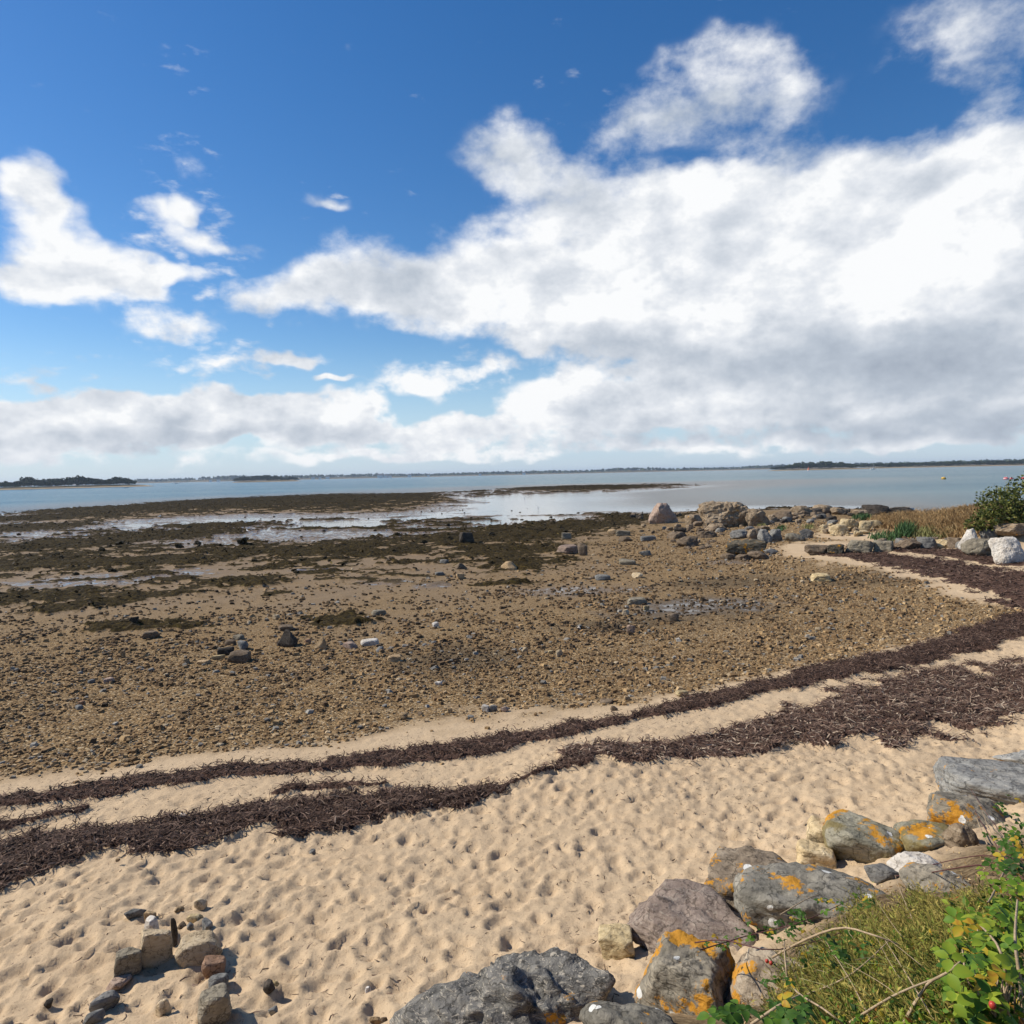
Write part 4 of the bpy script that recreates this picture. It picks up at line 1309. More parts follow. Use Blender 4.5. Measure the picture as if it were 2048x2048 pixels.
# rocks hidden under weed on the flat
MAT_WEEDROCK = rock_material('weed_rock', [(.012, .009, .005), (.035, .026, .011), (.075, .055, .02)], sc=1.2, rough=.7, bump=1.0)
WR = [rock_mesh('weed_rock', 700 + i, (1, .8, .6), sub=3, mat=MAT_WEEDROCK, rough=.3, fine=.5, sharp=6) for i in range(6)]
wx, wy, wz, wb, wm = scatter(5200, 32, 125, lambda x, y, z, m: (sstep(.2, .6, m['weed']) * .5 + .13) * sstep(-.08, .0, z) * sstep(.32, .2, z), 2.0, 33, .72, 0)
for i in range(min(260, len(wx))):
    s = random.uniform(.09, .26) * (1.5 if i % 11 == 0 else 1)
    tag(obj('weed_covered_stone', WR[i % 6], loc=(wx[i], wy[i], wz[i] + s * .2), rot=(0, 0, random.uniform(0, 6.28)), scale=(s, s * random.uniform(.7, 1.2), s * random.uniform(.6, 1.1))),
        ('big' if s > .2 else 'small') + ' dark weed covered stone on the ' + ('left' if wx[i] / wy[i] < -.25 else 'right' if wx[i] / wy[i] > .12 else 'middle') + (' outer tidal flat near the water' if wy[i] > 75 else ' inner tidal flat'), 'stone', 'weed covered stones on the tidal flat')
for (px, py, ww, label) in [(355, 1096, 18, 'dark rounded weed covered rock, left of two in the wet flat'), (394, 1090, 16, 'dark rounded weed covered rock, right of two in the wet flat'),
                            (482, 1092, 22, 'dark weedy rock at the left end of the middle weed bank'), (202, 1103, 13, 'small black weedy rock on the left flat'), (236, 1092, 18, 'weedy hump on the left wet flat'),
                            (148, 1049, 7, 'small dark rock standing in the long shallow pool'), (108, 1052, 7, 'small dark rock at the left of the long shallow pool')]:
    g = ground_pt(px, py); s = ww * .6 * depth_at(g) / FPX
    tag(obj('weed_covered_rock', WR[px % 6], loc=(g[0], g[1] + s * .5, float(surf(g[0], g[1] + s * .5)[0]) + s * .3), scale=(s, s * .8, s * .9)), label, 'rock')


# ------------------------------------------------------------------ plants
def leaf_quads(c, nrm_dir, size, seed, aspect=.6):
    """one folded four sided leaf at each centre"""
    r = np.random.default_rng(seed)
    n = len(c)
    a = r.normal(size=(n, 3)); a /= np.linalg.norm(a, axis=1)[:, None]
    up = np.asarray(nrm_dir, float)
    nn = a * .8 + up; nn /= np.linalg.norm(nn, axis=1)[:, None]
    t = np.cross(nn, r.normal(size=(n, 3))); t /= np.linalg.norm(t, axis=1)[:, None]
    b = np.cross(nn, t)
    s = (size * r.uniform(.6, 1.3, n))[:, None]
    v = np.stack([c - t * s, c + b * s * aspect - nn * s * .15, c + t * s, c - b * s * aspect - nn * s * .15], 1).reshape(-1, 3)
    i = np.arange(n) * 4
    f = np.concatenate([np.stack([i, i + 1, i + 2], 1), np.stack([i, i + 2, i + 3], 1)])
    return v, f


def leaf_mesh(name, c, size, seed, mat, updir=(0, 0, .8), aspect=.6, tfun=None):
    v, f = leaf_quads(np.asarray(c), updir, size, seed, aspect)
    r = np.random.default_rng(seed + 1)
    me = build_mesh(name, v, f, mat, smooth=False)
    n = len(c)
    fattr(me, 'tint', np.repeat(r.uniform(0, 1, n), 4)); fattr(me, 'val', np.repeat(r.uniform(.7, 1.25, n), 4))
    return me


def tube_mesh(name, pts, radii, mat, sides=6, smooth=True):
    pts = np.asarray(pts, float)
    n = len(pts)
    radii = np.broadcast_to(np.asarray(radii, float), (n,))
    tg = np.gradient(pts, axis=0); tg /= np.linalg.norm(tg, axis=1)[:, None] + 1e-9
    ref = np.array([0, 0, 1.0]) if abs(tg[:, 2]).mean() < .8 else np.array([1.0, 0, 0])
    s = np.cross(tg, ref); s /= np.linalg.norm(s, axis=1)[:, None] + 1e-9
    b = np.cross(s, tg)
    an = np.arange(sides) / sides * 6.28318
    v = pts[:, None, :] + radii[:, None, None] * (np.cos(an)[None, :, None] * s[:, None, :] + np.sin(an)[None, :, None] * b[:, None, :])
    v = v.reshape(-1, 3)
    f = []
    for i in range(n - 1):
        for j in range(sides):
            k = (j + 1) % sides
            f.append((i * sides + j, i * sides + k, (i + 1) * sides + k, (i + 1) * sides + j))
    me = build_mesh(name, v, np.array(f), mat, smooth=smooth)
    return me


def bez(pts, n=14):
    """smooth line through points"""
    pts = np.asarray(pts, float)
    t = np.linspace(0, len(pts) - 1, n)
    out = []
    for q in t:
        i = min(int(q), len(pts) - 2); f = q - i
        p0 = pts[max(i - 1, 0)]; p1 = pts[i]; p2 = pts[i + 1]; p3 = pts[min(i + 2, len(pts) - 1)]
        out.append(.5 * ((2 * p1) + (-p0 + p2) * f + (2 * p0 - 5 * p1 + 4 * p2 - p3) * f * f + (-p0 + 3 * p1 - 3 * p2 + p3) * f ** 3))
    return np.array(out)


def on_ray(px, py, h):
    """point above the ground by h metres on the sight line of a photo pixel"""
    d = ray(px, py)
    t = _T[(_T < 60)]
    X, Y, Z = d[0] * t, d[1] * t, CAM_Z + d[2] * t
    k = np.nonzero(Z <= HF(X, Y) + h)[0]
    i = k[0] if len(k) else -1
    return np.array([X[i], Y[i], Z[i]])


LEAF_G = [(0, (.018, .046, .009)), (.35, (.05, .115, .016)), (.62, (.14, .24, .022)), (.82, (.28, .32, .03)), (.93, (.42, .27, .025)), (1, (.26, .075, .02))]
MAT_LEAF = tint_material('bramble_leaf', LEAF_G, .55, spec=.18, transl=.28)
MAT_FEATH = tint_material('heath_sprig', [(0, (.045, .075, .014)), (.35, (.15, .18, .035)), (.7, (.30, .28, .065)), (1, (.40, .30, .09))], .7, transl=.2)
MAT_SHRUB = tint_material('shrub_leaf', [(0, (.022, .035, .009)), (.5, (.075, .09, .02)), (.85, (.15, .155, .035)), (1, (.22, .19, .06))], .5, transl=.15)
MAT_GREEN = tint_material('succulent_leaf', [(0, (.022, .055, .022)), (.6, (.06, .115, .04)), (1, (.12, .18, .06))], .6)
MAT_PALE = tint_material('pale_grass', [(0, (.13, .14, .045)), (.6, (.22, .21, .08)), (1, (.32, .29, .13))], .7)
MAT_DRY = tint_material('dry_grass', [(0, (.15, .085, .035)), (.5, (.30, .19, .085)), (.85, (.42, .29, .14)), (1, (.50, .38, .2))], .8)


def plain(name, col, rough=.8, n=20.0, amt=.35, spec=.3):
    m, t = new_mat(name)
    tcn = t.add('ShaderNodeTexCoord')
    q = t.noise(tcn.outputs['Object'], n, 4, .6)
    c = t.mix(t.ramp(q, .3, .7), col, tuple(v * (1 - amt) for v in col))
    t.out(c, rough, t.bump(q, .3, .01), spec=spec)
    return m


MAT_STALK = plain('dry_stalk', (.42, .31, .19), .7, 60)
MAT_RED = plain('red_stem', (.12, .045, .04), .6, 60)
MAT_GSTEM = plain('green_stem', (.20, .22, .06), .6, 60)
MAT_BARK = plain('bark', (.10, .075, .05), .9, 12)
MAT_HIP = plain('rose_hip', (.45, .05, .03), .35, 30)


def bramble_leaf_mesh(i, hue):
    """three leaflets on a short stalk, each a toothed folded oval"""
    r = np.random.default_rng(300 + i)
    V_, F_, nb = [], [], 0
    for k, (ang, s) in enumerate([(0, 1.0), (1.25, .85), (-1.25, .85)]):
        prof = [(0, 0), (.18, .24), (.42, .36), (.68, .30), (.88, .14), (1.0, 0)]
        c, si = math.cos(ang), math.sin(ang)
        mid = [(t, 0, .02 * math.sin(3 * t)) for t, _ in prof]
        pts = []
        for (t, w_) in prof:
            sag = -.28 * t * t
            pts += [(t, w_ * (1 + r.uniform(-.12, .12)), w_ * .30 + sag), (t, 0, sag), (t, -w_ * (1 + r.uniform(-.12, .12)), w_ * .30 + sag)]
        off = .22 if k == 0 else .06
        for (a, b, z) in pts:
            a = a * s + off; b *= s
            V_.append((a * c - b * si, a * si + b * c, z * s))
        for j in range(5):
            o = nb + j * 3
            F_ += [(o, o + 1, o + 4, o + 3), (o + 1, o + 2, o + 5, o + 4)]
        nb += 18
    me = build_mesh('leaf', np.array(V_), np.array(F_), MAT_LEAF, smooth=True)
    fattr(me, 'tint', np.full(len(V_), hue) + r.uniform(-.05, .05, len(V_))); fattr(me, 'val', np.full(len(V_), r.uniform(.85, 1.15)))
    return me


LEAVES = [bramble_leaf_mesh(i, h) for i, h in enumerate([.12, .28, .36, .45, .55, .62, .70, .78, .92])]


def plant(name, label, cat, px, py):
    g = ground_pt(px, py)
    o = bpy.data.objects.new(name, None)
    COL.objects.link(o)
    o.location = g
    tag(o, label, cat)
    o['_b'] = 0
    del o['_b']
    return o, np.array(g)


def sub(root, base, name, me, loc=(0, 0, 0), rot=None, scale=None, kind=None):
    """a part of a thing; loc in world coordinates"""
    o = obj(name, me, parent=root, loc=np.asarray(loc) - base, rot=rot, scale=scale)
    if kind:
        o['kind'] = kind
    return o


def add_leaves(root, base, regions, seed, pal):
    r = random.Random(seed)
    for (cx, cy, rx, ry, n, h0, h1, s) in regions:
        for _ in range(n):
            a, q = r.uniform(0, 6.28), math.sqrt(r.random())
            p = on_ray(cx + rx * q * math.cos(a), cy + ry * q * math.sin(a), r.uniform(h0, h1))
            k = r.choice(pal)
            sz = s * r.uniform(.7, 1.25)
            sub(root, base, 'leaf', LEAVES[k], p, (r.uniform(-.7, .5), r.uniform(-.7, .5), r.uniform(0, 6.28)), (sz, sz, sz))


def add_stem(root, base, pix, rad, mat, name='stem', taper=.5):
    pts = bez([on_ray(x, y, h) for (x, y, h) in pix], 12)
    sub(root, base, name, tube_mesh(name, pts - base, np.linspace(rad, rad * taper, len(pts)), mat, 5), base)


# main bramble on the right
br, bb = plant('bramble_bush', 'bright green bramble bush with broad leaves in the bottom right corner', 'bush', 1985, 2000)
add_leaves(br, bb, [(1965, 1850, 75, 40, 49, .12, .32, 0.042), (1950, 1920, 70, 50, 58, .10, .32, 0.045), (1940, 1985, 70, 35, 43, .08, .25, 0.041),
                    (2025, 1880, 40, 80, 37, .10, .30, 0.041), (2030, 1800, 40, 40, 29, .1, .3, 0.037), (2000, 1760, 50, 40, 20, .08, .22, 0.034), (1960, 2030, 60, 25, 17, .05, .2, 0.037)], 3, [1, 3, 4, 5, 5, 6, 6, 6, 7, 7, 8])
for st in [([(1975, 2070, .05), (1965, 2000, .12), (1935, 1960, .2), (1925, 1900, .25)], .006), ([(2010, 2075, .05), (2015, 1990, .15), (2000, 1900, .3), (1960, 1850, .3)], .006),
           ([(2045, 2070, .05), (2040, 1960, .2), (2030, 1880, .3), (2035, 1800, .3)], .007), ([(1990, 2060, .05), (1985, 1960, .15), (1955, 1860, .2)], .005), ([(1800, 2060, .1), (1850, 1975, .2), (1895, 1945, .28), (1925, 1920, .28)], .006)]:
    add_stem(br, bb, st[0], st[1], MAT_STALK)
fl = []
r_ = random.Random(9)
for _ in range(900):
    fl.append(on_ray(r_.uniform(1890, 2048), r_.uniform(1790, 2048), r_.uniform(.0, .18)))
sub(br, bb, 'foliage', leaf_mesh('foliage', np.array(fl) - bb, .022, 21, MAT_LEAF), bb, kind='stuff')

# bramble higher on the right edge
b2, b2b = plant('bramble_bush', 'darker bramble with reddish stems hanging over the grey slab at the right edge', 'bush', 2040, 1740)
add_leaves(b2, b2b, [(2020, 1640, 34, 50, 31, .10, .35, 0.037), (2005, 1700, 45, 40, 31, .08, .3, 0.037), (2040, 1720, 30, 60, 26, .1, .35, 0.037), (1985, 1680, 25, 10, 4, .05, .15, 0.034)], 5, [0, 1, 1, 2, 2, 3, 4, 8])
for st in [([(2048, 1760, .05), (2000, 1700, .2), (1960, 1640, .18), (1935, 1590, .1)], .005), ([(2048, 1700, .1), (1990, 1650, .2), (1930, 1560, .12)], .004), ([(2048, 1740, .1), (1960, 1730, .15), (1860, 1745, .1), (1790, 1752, .06)], .006), ([(2048, 1720, .1), (1950, 1712, .15), (1830, 1738, .08)], .005)]:
    add_stem(b2, b2b, st[0], st[1], MAT_RED)
for st in [([(2010, 1740, .05), (1985, 1790, .18), (1975, 1805, .2)], .006), ([(1975, 1690, .02), (1955, 1640, .1), (1940, 1590, .12)], .006), ([(2000, 1700, .02), (1975, 1650, .12), (1960, 1610, .12)], .004)]:
    add_stem(b2, b2b, st[0], st[1], MAT_STALK, 'dry_stem')

# trailing bramble over the boulders on the left
b3, b3b = plant('bramble_vine', 'dark green bramble vine trailing over the purple and lichen boulders', 'bush', 1640, 1900)
add_leaves(b3, b3b, [(1440, 1885, 45, 18, 18, .25, .4, 0.029), (1530, 1865, 60, 22, 23, .15, .35, 0.029), (1600, 1840, 55, 22, 23, .15, .35, 0.031), (1690, 1805, 60, 22, 23, .12, .3, 0.031), (1640, 1900, 60, 30, 26, .1, .3, 0.031),
                     (1700, 1890, 40, 40, 17, .1, .25, 0.031), (1460, 2030, 45, 22, 17, .35, .5, 0.037), (1580, 2025, 60, 30, 23, .2, .4, 0.034), (1560, 1950, 40, 30, 8, .2, .35, 0.031)], 7, [0, 1, 1, 2, 2, 3, 3, 8])
for st in [([(1390, 1885, .4), (1450, 1880, .4), (1540, 1900, .3), (1640, 1880, .15), (1720, 1850, .1)], .004), ([(1400, 1900, .4), (1500, 1870, .3), (1600, 1845, .3), (1700, 1800, .2)], .004)]:
    add_stem(b3, b3b, st[0], st[1], MAT_RED)
for st in [([(1545, 1915, .2), (1610, 1880, .3), (1680, 1856, .35), (1740, 1868, .3), (1800, 1890, .2)], .007), ([(1565, 1935, .2), (1590, 1980, .2), (1650, 2020, .2), (1700, 2060, .1)], .005), ([(1575, 1960, .2), (1570, 1915, .3), (1568, 1880, .3)], .006), ([(1500, 2050, .3), (1560, 2010, .35), (1600, 1990, .3)], .005), ([(1560, 1830, .3), (1610, 1800, .3), (1640, 1788, .25)], .004)]:
    add_stem(b3, b3b, st[0], st[1], MAT_STALK, 'dry_stem')
for (x, y) in [(1534, 1922), (1542, 1926), (1985, 2010)]:
    p = on_ray(x, y, .3)
    d_, f_ = ico(2)
    sub(b3, b3b, 'rose_hip', build_mesh('rose_hip', d_ * np.array([.009, .009, .012]) * (1 - .15 * (d_[:, 2:] > .8)), f_, MAT_HIP), p)

# feathery yellow green plant mass
hp, hb = plant('heath_plant', 'feathery yellow green low plants filling the bank left of the bramble bush', 'plant', 1810, 1960)
r = np.random.default_rng(17)
SV, SF, ST, SVV, nb = [], [], [], [], 0
for k in range(6500):
    while True:
        x, y = r.uniform(1560, 2000), r.uniform(1770, 2090)
        lim = 1815 + max(0, (1740 - x)) * .85 + 20 * math.sin(x * .05)
        if y > lim and r.random() < (1.0 if x > 1650 else .5):
            break
    p = on_ray(min(x, 2060), y, r.uniform(-.02, .06))
    lean = np.array([-.45 + r.normal(0, .5), .25 + r.normal(0, .5), .6 + r.normal(0, .3)])
    lean /= np.linalg.norm(lean)
    L = r.uniform(.05, .17)
    side = np.cross(lean, r.normal(size=3)); side /= np.linalg.norm(side)
    wv = side * .0016
    SV += [p - wv, p + wv, p + lean * L + wv * .5, p + lean * L - wv * .5]
    SF += [(nb, nb + 1, nb + 2), (nb, nb + 2, nb + 3)]
    tt, vv = np.clip(.15 + .9 * float(vn2(np.array([x * .03]), np.array([y * .03]), 3)[0]) + r.normal(0, .15), 0, 1), r.uniform(.55, 1.3)
    ST += [.9] * 4; SVV += [.9] * 4
    nb += 4
    for j in range(7):
        q = p + lean * L * (.25 + .75 * j / 7)
        dv = r.normal(size=3); dv = dv / np.linalg.norm(dv) + lean * .6
        s = r.uniform(.010, .026)
        sd_ = np.cross(dv, r.normal(size=3)); sd_ /= np.linalg.norm(sd_)
        SV += [q, q + dv * s * .6 + sd_ * s * .3, q + dv * s * 1.3, ]
        SF += [(nb, nb + 1, nb + 2)]
        ST += [min(1, max(0, tt + r.normal(0, .12)))] * 3; SVV += [vv] * 3
        nb += 3
me = build_mesh('foliage', np.array(SV) - hb, np.array(SF), MAT_FEATH, smooth=False)
fattr(me, 'tint', ST); fattr(me, 'val', SVV)
sub(hp, hb, 'foliage', me, hb, kind='stuff')
for st in [([(1700, 2045, .12), (1790, 1990, .2), (1890, 1950, .22)], .005), ([(1610, 1990, .15), (1700, 1950, .18), (1780, 1880, .2)], .004), ([(1750, 2060, .1), (1700, 1960, .2), (1650, 1880, .22)], .003), ([(1880, 2060, .1), (1820, 1960, .2), (1770, 1880, .22)], .003), ([(1830, 1850, .1), (1800, 1780, .2), (1790, 1750, .2)], .003)]:
    add_stem(hp, hb, st[0], st[1], MAT_STALK)
for k in range(26):
    x, y = r.uniform(1640, 1900), r.uniform(1880, 2050)
    add_stem(hp, hb, [(x, y, .03), (x - r.uniform(20, 60), y - r.uniform(20, 60), .2), (x - r.uniform(50, 130), y - r.uniform(50, 110), .25)], .0018, MAT_STALK if k % 2 else MAT_GSTEM, 'stalk', .4)

gl = np.array([on_ray(r.uniform(1640, 1900), r.uniform(1860, 2060), r.uniform(.02, .16)) for _ in range(2800)])
sub(hp, hb, 'small_leaves', leaf_mesh('small_leaves', gl - hb, .014, 55, MAT_LEAF, aspect=.5), hb, kind='stuff')
# dry stalks in the very corner
dsr, dsb = plant('dry_stalks', 'bundle of tan dry stalks standing in the bottom right corner', 'plant', 2010, 2040)
for k in range(18):
    x = r.uniform(1975, 2060)
    add_stem(dsr, dsb, [(x, 2085, .0), (x - r.uniform(-8, 18), 2010, .16), (x - r.uniform(-14, 30), r.uniform(1920, 1985), .24)], r.uniform(.002, .005), MAT_STALK, 'stalk', .5)
# leaf litter and dry bits on the bank
lv = []
for _ in range(2600):
    x = r.uniform(1480, 2060); y = r.uniform(1690, 2060)
    if y > 1690 + max(0, 1900 - x) * .55:
        lv.append(on_ray(x, y, r.uniform(.0, .05)))
lv = np.array(lv)
me = leaf_mesh('leaf_litter', lv, .016, 41, MAT_DRY, aspect=.35)
tag(obj('leaf_litter', me), 'tan dead leaves and dry bits covering the bank between the boulders', 'leaf litter', kind='stuff')

# --- dry grass and green plants on the point
def tuft(n, regions, hmin, hmax, wdt, seed, mat, name, spread=.5):
    r = np.random.default_rng(seed)
    P = []
    for (cx, cy, rx, ry, wt) in regions:
        for _ in range(int(n * wt)):
            a, q = r.uniform(0, 6.28), math.sqrt(r.random())
            P.append(ground_pt(cx + rx * q * math.cos(a), cy + ry * q * math.sin(a)))
    P = np.array(P)
    rep = 6
    P = np.repeat(P, rep, 0) + np.concatenate([r.normal(0, .12, (len(P) * rep, 2)), np.zeros((len(P) * rep, 1))], 1)
    P[:, 2] = surf(P[:, 0], P[:, 1]) - .02
    k = len(P)
    hgt = r.uniform(hmin, hmax, k)
    lean = r.normal(0, spread, (k, 2)) + np.array([.15, 0])
    tip = P + np.stack([lean[:, 0] * hgt, lean[:, 1] * hgt, hgt], 1)
    ang = r.uniform(0, 3.14, k)
    s = np.stack([np.cos(ang), np.sin(ang), np.zeros(k)], 1) * wdt
    mid = P * .45 + tip * .55 - np.stack([lean[:, 0] * hgt * .15, lean[:, 1] * hgt * .15, np.zeros(k)], 1)
    v = np.stack([P - s, P + s, mid + s * .8, mid - s * .8, tip], 1).reshape(-1, 3)
    i = np.arange(k) * 5
    f = np.concatenate([np.stack([i, i + 1, i + 2], 1), np.stack([i, i + 2, i + 3], 1), np.stack([i + 3, i + 2, i + 4], 1)])
    c = v.mean(0); c[2] = v[:, 2].min()
    me = build_mesh(name, v - c, f, mat, smooth=False)
    fattr(me, 'tint', np.repeat(np.clip(r.normal(.5, .22, k), 0, 1), 5)); fattr(me, 'val', np.repeat(r.uniform(.75, 1.2, k), 5))
    return me, c


me, c = tuft(1700, [(1880, 1035, 100, 24, 1), (1960, 1030, 70, 30, .6), (1800, 1045, 60, 14, .4), (1920, 1062, 60, 14, .35)], .12, .5, .02, 61, MAT_DRY, 'dry_grass', .6)
tag(obj('dry_grass', me, loc=c), 'golden dry grass covering the bank of the point', 'grass', kind='stuff')
for (cx, cy, rx, ry, n, h, mat, nm, label) in [
    (1810, 1066, 16, 10, 70, .75, MAT_GREEN, 'green_tuft', 'tall dark green tuft in front of the dry grass'),
    (1770, 1076, 28, 9, 80, .34, MAT_GREEN, 'green_tuft', 'low bright green plants left of the tall dark tuft'),
    (1865, 1068, 42, 10, 130, .40, MAT_PALE, 'pale_grass_tuft', 'pale green grass right of the tall dark tuft'),
    (1724, 1036, 18, 5, 60, .5, MAT_GREEN, 'green_tuft', 'dark green bush at the back of the point near the water'),
    (1520, 1050, 9, 4, 20, .3, MAT_PALE, 'pale_grass_tuft', 'tiny pale grass tuft below the largest outcrop'),
    (1563, 1058, 10, 5, 24, .3, MAT_GREEN, 'green_tuft', 'small green tuft beside the grey leaning slabs'),
    (1617, 1056, 9, 4, 20, .3, MAT_PALE, 'pale_grass_tuft', 'small pale tuft left of the pale yellow rocks')]:
    me, c = tuft(n, [(cx, cy, rx, ry, 1)], h * .4, h, .025, cx, mat, nm, .35)
    tag(obj(nm, me, loc=c), label, 'plant')

# evergreen shrub at the right edge of the point
g = ground_pt(2030, 1062)
sr = bpy.data.objects.new('evergreen_shrub', None); COL.objects.link(sr); sr.location = g
tag(sr, 'dense olive green shrub at the right edge above the white boulders', 'shrub')
r = np.random.default_rng(71)
Cc = []
for (dx, dy, dz, rad, n) in [(0, 1, .9, 1.1, 900), (1.4, 1.4, 1.3, 1.4, 1100), (2.8, 2, 1.6, 1.7, 1200), (-.9, .6, .55, .7, 450), (1.0, .2, .6, .9, 600), (2.6, .6, .8, 1.1, 700), (.6, 2.2, 1.3, 1.0, 500), (-1.5, .8, .3, .45, 200), (4, 1.5, 1.7, 1.6, 600), (2.2, 1.5, 2.3, .7, 250)]:
    q = r.normal(size=(n, 3)); q /= np.linalg.norm(q, axis=1)[:, None]
    q *= (rad * r.uniform(.55, 1.08, n) * (.8 + .4 * vn3(q[:, 0] * 3, q[:, 1] * 3, q[:, 2] * 3, 5)))[:, None] * np.array([1, 1, .8])
    q += np.array([dx, dy, dz])
    Cc.append(q[q[:, 2] > -.1])
Cc = np.concatenate(Cc)
obj('foliage', leaf_mesh('foliage', Cc, .085, 73, MAT_SHRUB, updir=(-.3, -.2, .5)), parent=sr)['kind'] = 'stuff'
for k in range(9):
    a = r.uniform(0, 6.28)
    tip = np.array([1 + 1.6 * math.cos(a), 1 + .8 * math.sin(a), r.uniform(1.0, 1.9)])
    obj('branch', tube_mesh('branch', bez([(.8 + .1 * k, .9, -.1), tip * .5 + np.array([.4, .4, 0]), tip], 8), np.linspace(.05, .015, 8), MAT_BARK, 5), parent=sr)

# white block on the bank
g = ground_pt(1822, 1024)
wb = bmesh.new()
bmesh.ops.create_cube(wb, size=1.0)
bmesh.ops.scale(wb, vec=(.95, .5, .62), verts=wb.verts)
bmesh.ops.bevel(wb, geom=wb.edges[:], offset=.03, segments=2, affect='EDGES')
me = bpy.data.meshes.new('white_block'); wb.to_mesh(me); wb.free()
me.materials.append(plain('whitewash', (.72, .70, .66), .8, 6, .2))
tag(obj('white_block', me, loc=(g[0], g[1] + .3, g[2] + .2), rot=(0, .06, .25)), 'small white painted block on the crest of the dry grass bank', 'block')


# ------------------------------------------------------------------ islands and far shores
def horizon_px(px):
    return 948 - .0222 * (px - 1024)


def at_dist(px, dist, side=0.0):
    """sea level point in the direction of a photo column"""
    a, _ = azel(px, horizon_px(px))
    return np.array([math.sin(a), math.cos(a)]) * dist


def land_material(name, wood=(.045, .05, .025)):
    m, t = new_mat(name)
    geo = t.add('ShaderNodeNewGeometry')
    sx_ = t.add('ShaderNodeSeparateXYZ'); t.put(sx_.inputs[0], geo.outputs['Position'])
    n = t.noise(geo.outputs['Position'], .05, 5, .65)
    c = t.mix(t.ramp(n, .42, .6), wood, (.15, .11, .055))
    c = t.mix(t.ramp(t.math('MULTIPLY_ADD', n, 1.6, sx_.outputs[2]), 2.3, 1.7), c, (.40, .31, .20))
    c = t.mix(t.ramp(sx_.outputs[2], .45, .2), c, (.12, .085, .055))
    t.out(c, .95, None, spec=.05)
    return m


MAT_LAND = land_material('island_land')
MAT_FARLEAF = tint_material('island_leaf', [(0, (.012, .022, .008)), (.5, (.032, .048, .016)), (1, (.075, .085, .03))], .9, spec=.02)


def crown_mesh(seed):
    """tree crown one unit high: leaf clumps spread over several lobes"""
    r = np.random.default_rng(seed)
    C = []
    for k in range(7):
        c = np.array([r.normal(0, .22), r.normal(0, .22), r.uniform(.38, .78)])
        rad = r.uniform(.18, .30)
        q = r.normal(size=(60, 3)); q /= np.linalg.norm(q, axis=1)[:, None]
        C.append(c + q * (rad * r.uniform(.6, 1.05, 60))[:, None] * np.array([1.15, 1.15, .8]))
    C = np.concatenate(C)
    C[:, 2] = np.clip(C[:, 2], .12, 1.0)
    return leaf_mesh('crown', C, .085, seed, MAT_FARLEAF, updir=(-.2, 0, .7), aspect=.8)


CROWNS = [crown_mesh(800 + i) for i in range(6)]
TRUNK = tube_mesh('trunk', bez([(0, 0, -.05), (.02, .01, .25), (.0, .0, .6)], 6), np.linspace(.035, .012, 6), MAT_BARK, 5)


def put_tree(name, x, y, z, h, wd, label, group, i):
    o = bpy.data.objects.new(name, None)
    COL.objects.link(o)
    o.location = (x, y, z)
    o.rotation_euler = (0, 0, random.uniform(0, 6.28))
    tag(o, label, 'tree', group)
    obj('crown', CROWNS[i % 6], parent=o, scale=(wd, wd, h))
    obj('trunk', TRUNK, parent=o, scale=(h, h, h))
    return o


def island(name, px0, px1, dist, depth, prof, label, tlabel, group, step, landh=3.5, rows_=2, bare=None, wfac=1.0, kmin=.45):
    """low island with a beach rim; prof lists the photo heights of its tree line"""
    a, b = at_dist(px0, dist), at_dist(px1, dist)
    ax = (b - a); L = np.linalg.norm(ax); ax = ax / L
    nrm = np.array([-ax[1], ax[0]])
    if nrm[1] < 0:
        nrm = -nrm
    nu, nv = 120, 28
    u, v = np.meshgrid(np.linspace(0, 1, nu), np.linspace(-1, 1, nv))
    n = fbm2(u * 9, v * 3, 4, len(name) + int(dist)) - .5
    edge = np.minimum(np.minimum(u, 1 - u) * 7, 1) * (1 - np.abs(v) ** 2.2)
    z = -.6 + landh * np.clip(edge + n * .35, 0, 1) ** .55 + n * 1.2 * (edge > .2)
    x = a[0] + ax[0] * L * u + nrm[0] * depth * (v + .8)
    y = a[1] + ax[1] * L * u + nrm[1] * depth * (v + .8)
    me = build_mesh(name, np.stack([x, y, z], 2).reshape(-1, 3), grid_faces(nv, nu), MAT_LAND)
    tag(obj(name, me), label, kind='structure')
    pxs = [q[0] for q in prof]; tops = [q[1] for q in prof]
    k = 0
    p = pxs[0]
    while p < pxs[-1]:
        top = np.interp(p, pxs, tops)
        for rr in range(rows_):
            dd = depth * (.35 + .55 * rr) + random.uniform(-.1, .1) * depth
            q = a + ax * (p - px0) / (px1 - px0) * L + nrm * dd
            ddist = np.hypot(*q)
            h_top = CAM_Z + (horizon_px(p) - top) * ddist / (FPX / math.cos(azel(p, 948)[0]))
            zb = landh * .6
            hgt = (h_top - zb) * random.uniform(.88, 1.04) * (1.0 if rr == rows_ - 1 else random.uniform(kmin, .85))
            if hgt < 2.5:
                continue
            put_tree('tree', q[0], q[1], zb, hgt, max(step * ddist / FPX * 1.5, hgt * .75) * wfac * random.uniform(.85, 1.25), ('front row ' if rr == 0 else 'back row ') + tlabel + [', left part', ', middle part', ', right part'][min(2, int(3 * (p - pxs[0]) / (pxs[-1] - pxs[0])))], group, k)
            k += 1
        p += step * random.uniform(.75, 1.25)


